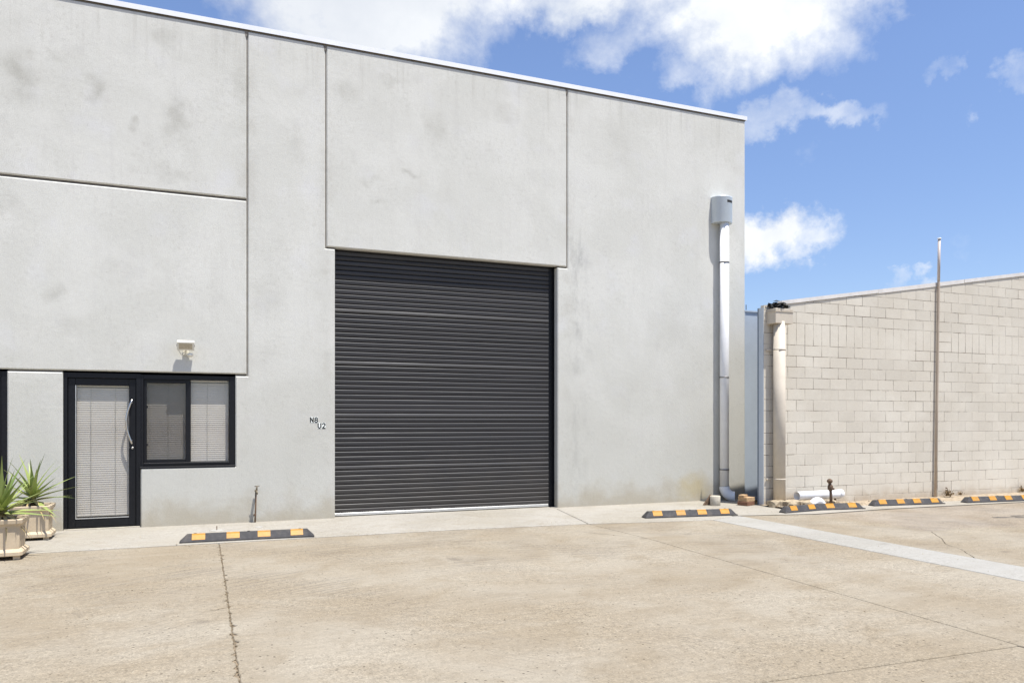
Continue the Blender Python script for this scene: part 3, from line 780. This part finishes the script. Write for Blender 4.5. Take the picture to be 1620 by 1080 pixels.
for k, z in sorted(courses, key=lambda c: -c[1]):      # top first, so that the largest in view get parts
    if k in (0, 1): continue
    odd = k % 2
    run(BX0, XJ - .004, z, 10.609 + (.2 if odd == 0 else 0.0))
    run(XJ + .004, BX1, z, 14.195 + (0.0 if odd else .2))
# soldier course (two courses high) with a short stretch of plain courses beside the pole
run(BX0, 9.81, Z0, 10.609 + .2); run(BX0, 9.81, Z0 + .2, 10.609)
run(9.81, XJ - .004, Z0, 9.81, .2, .4)
run(XJ + .004, 14.0, Z0, 14.0); run(XJ + .004, 14.0, Z0 + .2, 14.0)
run(14.0, BX1, Z0, 14.0, .2, .4)
if extra.v: tag(extra.build('blocks_beyond', M_BLOCK, blk), kind='stuff')
# left return of the block wall
MB().box(10.76, 10.95, BY + .192, 11.8, -.06, 3.50).build('side_wall', M_BLOCK, blk)
MB().extrude([(BX1 - .2, -.06), (BX1, -.06), (BX1, topz(BX1) - .05), (BX1 - .2, topz(BX1) - .08)], BY + .2, 12).build('side_wall', M_BLOCK, blk)
# roof sheet and barge capping
def sloped(x0, x1, y0, y1, d0, d1):
    return [(x0, y0, topz(x0) + d0), (x1, y0, topz(x1) + d0), (x1, y1, topz(x1) + d0), (x0, y1, topz(x0) + d0),
            (x0, y0, topz(x0) + d1), (x1, y0, topz(x1) + d1), (x1, y1, topz(x1) + d1), (x0, y1, topz(x0) + d1)]
BXF = [(0, 3, 2, 1), (4, 5, 6, 7), (0, 1, 5, 4), (1, 2, 6, 5), (2, 3, 7, 6), (3, 0, 4, 7)]
xx = 9.66; seg = 2.35; rcp = random.Random(2)
while xx < BX1:
    x2 = min(BX1 + .05, xx + seg)
    MB().add(sloped(xx + .004, x2 - .004, BY - .012 - rcp.uniform(0, .004), BY + .10, -.062 + rcp.uniform(-.006, .006), .012), BXF).build('barge_capping', simple('cream_white_flashing', (.68, .645, .60), .5, 0, .1, 6) if 'cream_white_flashing' not in bpy.data.materials else bpy.data.materials['cream_white_flashing'], blk)
    xx = x2
MB().add(sloped(10.77, BX1, BY + .165, 11.5, -.10, -.02), BXF).build('roof', M_GALV, blk)

# sheet closing the gap between the two buildings
gs = thing('closing_panel', 'pale blue grey sheet metal panel closing the gap between the buildings', 'panel', (10.2, .03, 0))
MB().box(-.43, .55, 0, .02, -.03, 3.66).build('sheet', M_PANEL, gs)
MB().box(-.432, -.415, -.012, -.002, -.02, 3.68).build('edge_flashing', M_PANEL, gs)
MB().box(-.43, .55, -.02, .03, 3.662, 3.69).build('top_flashing', M_PANEL, gs)
MB().box(-.40, -.385, -.012, -.002, 3.70, 3.80).build('strap', M_PANELD, gs)
o = MB().box(9.252, 9.262, BY - .002, BY + .115, -.02, 3.56).build('corner_flashing', M_PANEL, blk)
MB().box(9.252, 9.262, BY + .118, BY + .15, -.02, 3.56).build('corner_flashing_edge', M_PANELD, blk)

# ================================================================== DOWNPIPE + RAINHEAD ON THE WAREHOUSE
PX, PY = 9.175, -.125
dp = thing('downpipe', 'white pvc downpipe with steel clips on the grey warehouse wall', 'downpipe', (PX, PY, 0))
MB().tube([(0, 0, .26), (0, 0, 5.32)], .086, 24).build('pipe', M_PVC, dp)
for z in (4.55, 2.36, .60):
    c = MB().lathe([(.086, -.014), (.0915, -.014), (.0915, .014), (.086, .014)], 24, (0, 0, z), cap=False); c.box(-.018, .018, .085, .122, z - .012, z + .012)
    c.build('pipe_clip', M_PVCG, dp)
el_ = []
for k in range(9):
    a = R(90) * k / 8; el_.append((.17 * (1 - math.cos(a)) * .82, -.17 * (1 - math.cos(a)) * .60, .28 - .19 * math.sin(a)))
el_.append((.17 * .82 + .015, -.17 * .6 - .012, .09))
MB().tube(el_, [.098] * 2 + [.097] * 7 + [.099], 20, cap=False).build('elbow', M_PVC, dp)
e1, e2 = Vector(el_[-1]), (Vector(el_[-1]) - Vector(el_[-2])).normalized()
MB().tube([e1 - e2 * .05, e1 - e2 * .045], .094, 20).build('elbow_mouth', M_CYL, dp)
# rainhead: half-round box
rh = thing('rainhead', 'pale grey half-round rainwater head at the top of the white downpipe', 'rainhead', (9.165, 0, 5.30))
ring = []
for k in range(17):
    a = math.pi * k / 16; ring.append((-.205 * math.cos(a), -.03 - .205 * math.sin(a) ** .8))
ring = [(-.205, -.002)] + ring + [(.205, -.002)]
rm = MB(); n = len(ring)
for z, s in ((0, .985), (.012, 1.0), (.465, 1.0), (.48, 1.02), (.495, 1.02)):
    rm.v += [(x * s, y * s if y < -.01 else y, z) for x, y in ring]
for i in range(4):
    for k in range(n):
        j = (k + 1) % n; rm.face((i * n + k, i * n + j, (i + 1) * n + j, (i + 1) * n + k), 1 < k < n - 2)
rm.face(tuple(range(n))[::-1]); rm.face(tuple(range(4 * n, 5 * n)))
rm.build('box', M_GALV, rh)
sl_ = MB()
for k in range(6):
    a0, a1 = R(88 + k * 7), R(88 + k * 7 + 7)
    P = [(-.207 * math.cos(a), -.03 - .207 * math.sin(a) ** .8 - .001) for a in (a0, a1)]
    sl_.add([(P[0][0], P[0][1], .375), (P[1][0], P[1][1], .375), (P[1][0], P[1][1], .42), (P[0][0], P[0][1], .42)], [(0, 1, 2, 3)])
sl_.build('overflow_slot', M_LITTER_HOLE, rh)  # flat black patch, the shade inside the slot painted on

# ================================================================== BEIGE RAINHEAD, PIPE, POLE ON THE BLOCK WALL
bp = thing('downpipe', 'beige painted downpipe at the corner of the block wall', 'downpipe', (9.50, BY - .135, 0))
MB().tube([(0, 0, .06), (0, 0, 3.30)], .105, 24).build('pipe', M_BEIGE, bp)
for z in (2.80, .49):
    c = MB().lathe([(.105, -.012), (.109, -.012), (.109, .012), (.105, .012)], 24, (0, 0, z), cap=False)
    c.box(-.20, -.09, .10, .115, z - .018, z + .014); c.build('pipe_bracket', M_BEIGE, bp)
bh = thing('rainhead', 'square beige rainwater box above the beige downpipe', 'rainhead', (9.50, BY, 3.26))
bx = MB(); bx.box(-.17, .22, -.235, -.002, 0, .225, .004); bx.box(-.18, .23, -.245, -.002, .205, .22); bx.box(-.17, .22, -.235, -.002, .226, .265, .004)
bx.build('box', M_BEIGE, bh)
jk = MB(); rj = random.Random(5)
for i in range(60):
    x = rj.gauss(9.50, .085); y = rj.uniform(BY - .22, BY + .05); z = 3.545 + abs(rj.gauss(0, .035))
    a = rj.uniform(0, 6.28); L = rj.uniform(.025, .09); t = rj.uniform(-.3, .5)
    d = Vector((math.cos(a), math.sin(a), t)).normalized() * L; w = Vector((-math.sin(a), math.cos(a), rj.uniform(-.4, .4))) * rj.uniform(.01, .04)
    c = Vector((x, y, z)); jk.add([c - d - w, c + d - w, c + d + w, c - d + w, c + Vector((0, 0, .02))], [(0, 1, 4), (1, 2, 4), (2, 3, 4), (3, 0, 4), (0, 3, 2, 1)])
jk.box(9.44, 9.56, BY - .15, BY + .0, 3.535, 3.60, .012); jk.box(9.47, 9.60, BY - .10, BY + .05, 3.57, 3.645, .012)
tag(jk.build('leaf_litter', M_LITTER_HOLE), 'black clump of litter on top of the beige rainwater box', 'debris')
pl = thing('conduit_pole', 'slim beige conduit running up the block wall and above its roofline', 'pole', (13.58, BY - .045, 0))
MB().tube([(-.09, 0, -.03), (-.045, 0, 2.0), (.0, 0, 4.2), (.02, 0, 5.16)], .025, 12).build('tube', M_POLE, pl)
MB().lathe([(.029, -.022), (.036, -.02), (.036, .0), (.030, .004)], 14, (.02, 0, 5.18)).build('cap', M_PVC, pl)
MB().tube([(.0, 0, 4.32), (.02, 0, 5.14)], .027, 12).build('upper_sleeve', simple('pinkish_white_pvc', (.50, .43, .385), .4), pl)

# ================================================================== PARKING STOPS
def stop_parts(L, root, bend=0.0):
    """rubber wheel stop along +x from 0..L; y 0 is the front bottom edge, +y towards the wall"""
    prof = [(0, 0), (.0, .018), (.055, .098), (.10, .104), (.145, .098), (.155, .018), (.155, 0)]
    def path(x):
        t = x / L
        return (x, bend * (1 - abs(2 * t - 1)), .0)
    mb = MB(); xs = [0, .085] + [L * k / 10 for k in range(1, 10)] + [L - .085, L]
    m = len(prof)
    for i, x in enumerate(xs):
        ox = path(x)
        for (y, z) in prof:
            if i in (0, len(xs) - 1): zz = min(z, .02); yy = .0775 + (y - .0775) * 1.0
            else: zz, yy = z, y
            mb.v.append((ox[0], yy + ox[1], zz))
    for i in range(len(xs) - 1):
        for k in range(m):
            k2 = (k + 1) % m; mb.face((i * m + k, (i + 1) * m + k, (i + 1) * m + k2, i * m + k2))
    mb.face(range(m)); mb.face([(len(xs) - 1) * m + k for k in range(m)])
    mb.build('body', M_RUBBER, root)
    for c in (.135, .385, .615, .865):
        xc = L * c; w = .078
        q = MB(); 
        pts = [(.0125, .034), (.0505, .0895), (.056, .1015), (.075, .1045)]
        vs = []
        for x in (xc - w, xc + w):
            oy = path(x)[1]
            for (y, z) in pts: vs.append((x, y - .0035 + oy, z + .0030))
        for x in (xc - w, xc + w):
            oy = path(x)[1]
            for (y, z) in pts: vs.append((x, y + .006 + oy, z - .004))
        fs = []
        for k in range(3):
            fs += [(k, k + 1, 4 + k + 1, 4 + k), (8 + k, 12 + k, 13 + k, 9 + k), (k, 8 + k, 9 + k, k + 1), (4 + k, 5 + k, 13 + k, 12 + k)]
        fs += [(0, 4, 12, 8), (3, 11, 15, 7)]
        q.add(vs, fs).build('reflector', M_YELLOW, root)
    for c in (.11, .5, .89):
        MB().lathe([(.018, 0), (.018, .004)], 10, (L * c, .10 + path(L * c)[1], .1035)).build('bolt_hole', M_LITTER_HOLE, root)  # flat black disc painted for the shade down the hole
GRP = 'yellow and black wheel stops along the front of the buildings'
def stop(x0, y0, x1, y1, label, z=.0, bend=0.0):
    L = math.hypot(x1 - x0, y1 - y0); r = thing('parking_stop', label, 'wheel stop', (x0, y0, z), math.atan2(y1 - y0, x1 - x0), GRP)
    stop_parts(L, r, bend); return r
stop(-.315, -1.76, 1.315, -1.83, 'black rubber wheel stop with yellow panels below the window, nearest the camera', .008)
stop(6.35, -1.86, 7.94, -2.075, 'black and yellow wheel stop between the roller door and white downpipe', .008)
stop(8.83, -2.16, 10.56, -2.18, 'bent black and yellow wheel stop beside the white pipes', .008, .12)
stop(11.03, -1.93, 12.55, -2.13, 'straight black and yellow wheel stop left of the foot of the beige conduit', .008)
stop(13.06, -2.18, 14.68, -2.36, 'black and yellow wheel stop cut by the right picture edge', .008)

# ================================================================== PLANTERS AND YUCCAS
def square_lathe(prof, ch=.03):
    mb = MB(); n = 8
    for (r, z) in prof:
        c = min(ch, r * .3)
        for q in ((r, -r + c), (r, r - c), (r - c, r), (-r + c, r), (-r, r - c), (-r, -r + c), (-r + c, -r), (r - c, -r)): mb.v.append((q[0], q[1], z))
    for i in range(len(prof) - 1):
        for k in range(n):
            k2 = (k + 1) % n; mb.face((i * n + k, i * n + k2, (i + 1) * n + k2, (i + 1) * n + k))
    mb.face(range(n)); mb.face([(len(prof) - 1) * n + k for k in range(n)])
    return mb
def planter(x, y, rz, label):
    r = thing('planter', label, 'planter', (x, y, .010), rz, 'square cream planters by the entry')
    square_lathe([(.222, .035), (.232, .042), (.232, .078), (.205, .105), (.185, .115)], .035).build('plinth', M_TERRA, r)
    square_lathe([(.194, .112), (.195, .14), (.198, .34), (.202, .36)], .03).build('body', M_TERRA, r)
    square_lathe([(.196, .352), (.210, .372), (.226, .392), (.230, .43), (.226, .438), (.19, .438), (.185, .40), (.02, .40)], .03).build('rim', M_TERRA, r)
    square_lathe([(.186, .402), (.15, .416), (.05, .424)], .03).build('soil', M_SOIL, r)
    for sx in (-1, 1):
        for sy in (-1, 1): MB().box(sx * .17 - .03, sx * .17 + .03, sy * .17 - .03, sy * .17 + .03, -.005, .04).build('foot', M_TERRA, r)
    return r
P1 = (-2.125, -2.04); P2 = (-2.085, -.62)
planter(*P1, 0.02, 'cream square planter nearer the camera, cut by the left edge')
planter(*P2, 0.03, 'cream square planter against the wall beside the glass door')
def leaf_mesh(L, w, droop):
    mb = MB(); n = 7; vs = []
    for i in range(n):
        t = i / (n - 1); x = L * t; z = -droop * L * t * t
        ww = w * (0.75 + .5 * math.sin(math.pi * min(1, t * 1.4 + .1))) * (1 - t ** 2.2) * .5 + .0008
        vs += [(x, -ww, z + ww * .45), (x, 0, z), (x, ww, z + ww * .45)]
    fs = []
    for i in range(n - 1):
        a = i * 3; fs += [(a, a + 3, a + 4, a + 1), (a + 1, a + 4, a + 5, a + 2)]
    mb.add(vs, fs, True); return mb
def yucca(x, y, z, label, n, seed, sc=1.0):
    rr = random.Random(seed)
    r = thing('yucca_plant', label, 'plant', (x, y, z), 0, 'yuccas in the cream planters')
    MB().tube([(0, 0, -.02), (.005, 0, .06), (0, .004, .13)], [.035, .04, .028], 8).build('stem', M_TWIG, r)
    protos = []
    for L, w, d in ((.42, .034, .06), (.47, .032, .12), (.36, .036, .03), (.44, .03, .20)):
        protos.append(leaf_mesh(L * sc * 1.2, w * 1.6, d))
    src = {}
    for i in range(n):
        k = rr.randrange(4); t = i / n
        elv = R(84 - 92 * t ** .9 + rr.uniform(-8, 8)); azm = i * 2.399 + rr.uniform(-.3, .3)
        loc = (0, 0, .13 - .09 * t); rot = (rr.uniform(-.35, .35), -elv, azm)
        if k not in src: src[k] = protos[k].build('leaf', M_LEAF, r, loc=loc, rot=rot)
        else: dupe(src[k], r, loc, rot)
        s = rr.uniform(.8, 1.1); r.children[-1].scale = (s, 1, 1)
    dm = leaf_mesh(.34 * sc, .034, .75).build('dry_leaf', M_LEAFDRY, r, loc=(0, 0, .05), rot=(0, R(10), .1))
    for i in range(7): dupe(dm, r, (0, 0, .05 + .004 * i), (rr.uniform(-.4, .4), R(rr.uniform(-5, 22)), rr.uniform(0, 6.28)))
yucca(P1[0], P1[1], .44, 'green yucca with sword leaves in the planter nearer the camera', 36, 3, 1.05)
yucca(P2[0], P2[1], .44, 'green yucca with sword leaves in the planter beside the glass door', 34, 8, 1.0)

# ================================================================== WALL LIGHT, NUMBERS, TAP, SMALL COVERS
wl = thing('wall_light', 'small square floodlight with sensor on the wall above the window', 'lamp', (-.28, 0, 2.50))
hd = MB(); hd.box(-.115, .115, -.045, .03, -.065, .065, .006)
head = hd.build('lamp_head', M_LAMPW, wl, loc=(0, -.098, .125), rot=(R(24), 0, 0))
MB().box(-.088, .088, -.049, -.044, -.042, .042).build('lens', M_LENS, head)
bz = MB(); bz.box(-.122, -.115, -.02, .01, -.012, .012); bz.box(.115, .122, -.02, .01, -.012, .012); bz.build('pivot', M_PVCG, head)
ar = MB(); ar.tube([(0, -.002, .02), (0, -.05, .03), (0, -.09, .085)], .012, 8); ar.box(-.04, .04, -.022, -.001, -.015, .06, .004); ar.build('bracket', M_LAMPW, wl)
MB().lathe([(.02, -.03), (.04, -.022), (.046, 0), (.04, .018), (.018, .024)], 14, (.06, -.07, -.01)).build('sensor', M_LAMPW, wl)
MB().tube([(.045, -.02, .02), (.06, -.06, .01)], .01, 8).build('sensor_arm', M_LAMPW, wl)
MB().tube([(-.005, -.03, .04), (-.06, -.05, -.01), (-.105, -.06, .07)], .004, 6).build('cable', M_PVCG, wl)

STROKES = {'N': [[(-.5, -1), (-.5, 1)], [(-.5, 1), (.5, -1)], [(.5, -1), (.5, 1)]],
           'U': [[(-.5, 1), (-.5, -.5), (-.3, -.9), (0, -1), (.3, -.9), (.5, -.5), (.5, 1)]],
           '2': [[(-.5, .55), (-.35, .88), (0, 1), (.35, .88), (.5, .5), (.35, .1), (-.5, -1), (.55, -1)]],
           '8': [[(.46 * math.cos(k * math.pi / 6), .5 + .46 * math.sin(k * math.pi / 6)) for k in range(13)], [(.52 * math.cos(k * math.pi / 6), -.48 + .52 * math.sin(k * math.pi / 6)) for k in range(13)]]}
def glyph(ch, hw, hh, w, mat_, parent, name, xo, y):
    mb = MB()
    for line in STROKES[ch]:
        for a_, b_ in zip(line[:-1], line[1:]):
            a2 = Vector((a_[0] * hw, a_[1] * hh)); b2 = Vector((b_[0] * hw, b_[1] * hh)); t = (b2 - a2).normalized(); nn = Vector((-t.y, t.x)) * w
            a2 -= t * w * .6; b2 += t * w * .6
            yy = y - random.uniform(0, .0006)
            mb.add([(q.x + xo, yy, q.y) for q in (a2 - nn, b2 - nn, b2 + nn, a2 + nn)], [(0, 1, 2, 3)])
    mb.build(name, mat_, parent)
def number(txt, x, z, label):
    r = thing('number_sign', label, 'sign', (x, -.001, z))
    for i, ch in enumerate(txt):
        xo = (i - .5) * .066
        MB().box(xo - .028, xo + .028, -.002, .0, -.046, .046).build('sticker', M_PLATE, r)
        glyph(ch, .038, .036, .0078, M_INK, r, 'character', xo, -.0026)
number('N8', 1.545, 1.545, 'sticker reading N8 left of the roller door')
number('U2', 1.66, 1.455, 'sticker reading U2 just below the N8 sticker')

tp = thing('garden_tap', 'brown standpipe tap in front of the grey wall below the window', 'tap', (.685, -.10, .010))
MB().tube([(-.012, .045, -.03), (-.006, .035, .1), (.0, 0, .46)], .0125, 8).build('pipe', M_RUST, tp)
MB().tube([(-.014, .045, .10), (-.012, .044, .125)], .02, 8).build('clamp', M_RUST, tp)
tb = MB(); tb.tube([(0, .06, .475), (0, -.05, .475)], .018, 10); tb.tube([(0, -.045, .475), (.012, -.07, .46), (.012, -.075, .43)], .013, 10); tb.tube([(.008, -.02, .475), (.012, -.03, .54)], .012, 8)
tb.build('body', M_BRASS, tp)
th = MB(); th.tube([(-.022, -.033, .548), (.048, -.033, .55)], .006, 8); th.tube([(.013, -.03, .53), (.013, -.033, .552)], .006, 8); th.build('handle', M_BRASS, tp)
for (x, y, r_, lab) in ((.133, -.72, .10, 'small round metal cover with a pin, in the pale slab left of the tap'), (.70, -.60, .055, 'tiny round metal cover in the pale slab in front of the tap')):
    cv = thing('floor_cover', lab, 'cover', (x, y, .010))
    MB().lathe([(r_, -.002), (r_, .003), (r_ * .8, .006)], 20).build('disc', simple('dull_zinc', (.40, .385, .35), .6, .2), cv)
    if r_ > .08: MB().box(-.006, .006, -.006, .006, .004, .06).build('pin', M_RUST, cv)

# ================================================================== BITS AT THE FOOT OF THE CORNER
cy = MB().lathe([(.088, 0), (.092, .006), (.092, .165), (.086, .172)], 24)
o = cy.build('concrete_cylinder', M_CYL, loc=(8.50, -.74, .010)); tag(o, 'short cream grey concrete cylinder left of the white downpipe foot', 'cylinder')
o = MB().extrude([(-.10, 0), (.06, 0), (.06, .19)], -.02, .02).build('dark_wedge', M_RUST, loc=(8.40, -.66, .010)); tag(o, 'dark brown three-cornered piece behind the concrete cylinder', 'wedge')  # flat dark brown wedge behind the cylinder
def brick(x, y, z, rz, m, label, L=.225, Wd=.11, Hh=.075):
    o = MB().box(-L / 2, L / 2, -Wd / 2, Wd / 2, 0, Hh, .004).build('brick', m, loc=(x, y, z), rot=(0, 0, rz)); return tag(o, label, 'brick', 'bricks stacked by the corner')
brick(9.03, -.93, .010, .35, M_BRICKR, 'dark red brick lying at the bottom of the small stack', .25, .20, .07)
brick(9.05, -.92, .082, .25, M_BRICKT, 'tan brick in the middle of the small stack', .24, .19, .075)
brick(8.99, -.90, .158, .5, M_BRICKT, 'small tan brick offcut on top of the small stack', .17, .10, .04)
# rubble
def chunk(sx, sy, sz, seed):
    rr = random.Random(seed); bm = bmesh.new(); bmesh.ops.create_icosphere(bm, subdivisions=2, radius=1)
    for v in bm.verts:
        c = v.co.copy(); k = 1 + .38 * mnoise.noise(c * 1.4 + Vector((seed * 3.1, 0, 0))) + .14 * mnoise.noise(c * 4 + Vector((seed, 5, 0)))
        c = Vector((max(-.74, min(.74, c.x * k)), max(-.72, min(.72, c.y * k)), max(-.6, min(.62, c.z * k))))
        v.co = Vector((c.x * sx, c.y * sy, c.z * sz))
    bm.verts.index_update(); mb = MB(); mb.add([v.co[:] for v in bm.verts], [[v.index for v in f.verts] for f in bm.faces]); bm.free(); return mb
rr = random.Random(31)
RUB = ['leftmost lump of broken concrete, at the foot of the beige downpipe', 'largest lump of broken concrete, in front of the beige downpipe',
       'flat lump of broken concrete under the open end of the white pipe', 'small lump of broken concrete behind the white pipe bend',
       'lump of broken concrete beside the foot of the rusty standpipe', 'low lump of broken concrete nearest the camera, before the downpipe',
       'rightmost lump of broken concrete, right of the rusty standpipe', 'smallest lump of broken concrete, right of the white pipe bend']
for i, (x, y, sx, sy, sz) in enumerate(((9.36, -1.36, .17, .14, .075), (9.60, -1.47, .22, .15, .08), (9.80, -1.55, .18, .13, .07), (9.98, -1.50, .12, .10, .065), (10.22, -1.50, .10, .09, .06), (9.48, -1.62, .12, .09, .05), (10.45, -1.52, .13, .10, .05), (10.08, -1.62, .08, .07, .05))):
    o = chunk(sx * 1.25, sy * 1.1, sz * 1.5, i + 1).build('rubble_chunk', M_STONE, loc=(x, y, .055), rot=(0, 0, rr.uniform(0, 3)))
    tag(o, RUB[i], 'rubble', 'broken concrete at the foot of the block wall')
gvb = MB(); rnd = random.Random(77)
for i in range(420):
    x = 9.25 + abs(rnd.gauss(0, 1)) * 1.3; y = rnd.uniform(-1.8, -1.14); crumb(gvb, x, y, dirt_h(x, y) + .004, rnd.choice((.006, .009, .012, .018, .026)))
tag(gvb.build('gravel', M_STONE), 'gravel and grit along the foot of the block wall', 'gravel', kind='stuff')
# white pipe lying on the rubble
wp = thing('loose_pipe', 'white plastic pipe with open end lying along the block wall', 'pipe', (9.80, -1.36, .185), .03)
vv = MB(); vv.tube([(0, 0, 0), (1.03, 0, 0)], .080, 24, cap=False); vv.tube([(0, 0, 0), (1.0, 0, 0)], .073, 24, cap=False)
for k in range(24):
    vv.face((k, (k + 1) % 24, 48 + (k + 1) % 24, 48 + k))
vv.build('tube', M_PVC, wp)
MB().tube([(.98, 0, 0), (1.06, 0, 0), (1.085, 0, 0)], [.088, .088, .07], 24).build('end_cap', M_PVC, wp)
MB().tube([(.35, 0, 0), (.351, 0, 0)], .072, 20).build('inner_shade_disc', M_LITTER_HOLE, wp)  # black disc standing in for the shade deep in the pipe
# white bend lying on the rubble
eb = []
for k in range(10):
    a = R(20 + 140 * k / 9); eb.append((.13 * math.cos(a), 0, .11 * math.sin(a) - .035))
fb = thing('pipe_bend', 'white plastic pipe bend lying on the rubble in front of the white pipe', 'pipe fitting', (9.98, -1.66, .045), .1)
MB().tube(eb, [.075] + [.068] * 8 + [.075], 16).build('bend', M_PVC, fb)
# rusty standpipe
rp = thing('standpipe', 'rusty brown standpipe with a valve head in front of the white pipe', 'standpipe', (10.28, -1.66, .02))
MB().tube([(.02, 0, -.03), (.015, 0, .2), (-.01, 0, .40)], [.028, .024, .026], 10).build('pipe', M_RUST, rp)
MB().tube([(.0, 0, .27), (.004, .0, .30), (0, 0, .35), (-.01, 0, .38)], [.030, .048, .046, .03], 10).build('valve_body', M_RUST, rp)
MB().lathe([(.024, .40), (.048, .425), (.052, .45), (.03, .475), (.012, .485)], 12, (-.012, 0, 0)).build('cap', M_RUST, rp)
MB().tube([(.01, 0, .31), (.06, -.03, .30)], .022, 8).build('outlet', M_RUST, rp)
st = MB().tube([(0, 0, -.02), (.004, 0, .20)], [.022, .016], 8).build('pipe_stub', M_RUST, loc=(10.80, -1.25, .02)); tag(st, 'short rusty pipe stub at the wall right of the standpipe', 'pipe')
# dry weeds
def weed(x, y, z, s, seed, label):
    rr = random.Random(seed); mb = MB()
    for i in range(34):
        a = rr.uniform(0, 6.28); t = rr.uniform(.3, 1.4); L = s * rr.uniform(.4, 1)
        d = Vector((math.cos(a) * math.cos(t), math.sin(a) * math.cos(t), math.sin(t))) * L; w = Vector((-math.sin(a), math.cos(a), 0)) * s * .05
        b0 = Vector((rr.gauss(0, s * .12), rr.gauss(0, s * .12), 0))
        mb.add([b0 - w * .4, b0 + w * .4, b0 + d * .6 + w, b0 + d * .6 - w, b0 + d + Vector((0, 0, -.1 * s))], [(0, 1, 2, 3), (3, 2, 4)])
        if rr.random() < .6:
            c = b0 + d * .8; u = Vector((rr.uniform(-1, 1), rr.uniform(-1, 1), rr.uniform(-1, 1))).normalized() * s * .14; v_ = u.cross(Vector((.3, .5, .8))).normalized() * s * .1
            mb.add([c, c + u + v_, c + u * 2, c + u - v_], [(0, 1, 2, 3)])
    o = mb.build('weed', M_TWIG, loc=(x, y, z)); tag(o, label, 'weed')
weed(13.72, BY - .14, .03, .20, 2, 'dry brown weed tuft at the foot of the beige conduit')
weed(14.15, BY - .08, .03, .10, 4, 'small dark weed by the wall right of the conduit')
weed(16.0, BY - .08, .03, .14, 6, 'weed at the wall foot near the right picture edge')
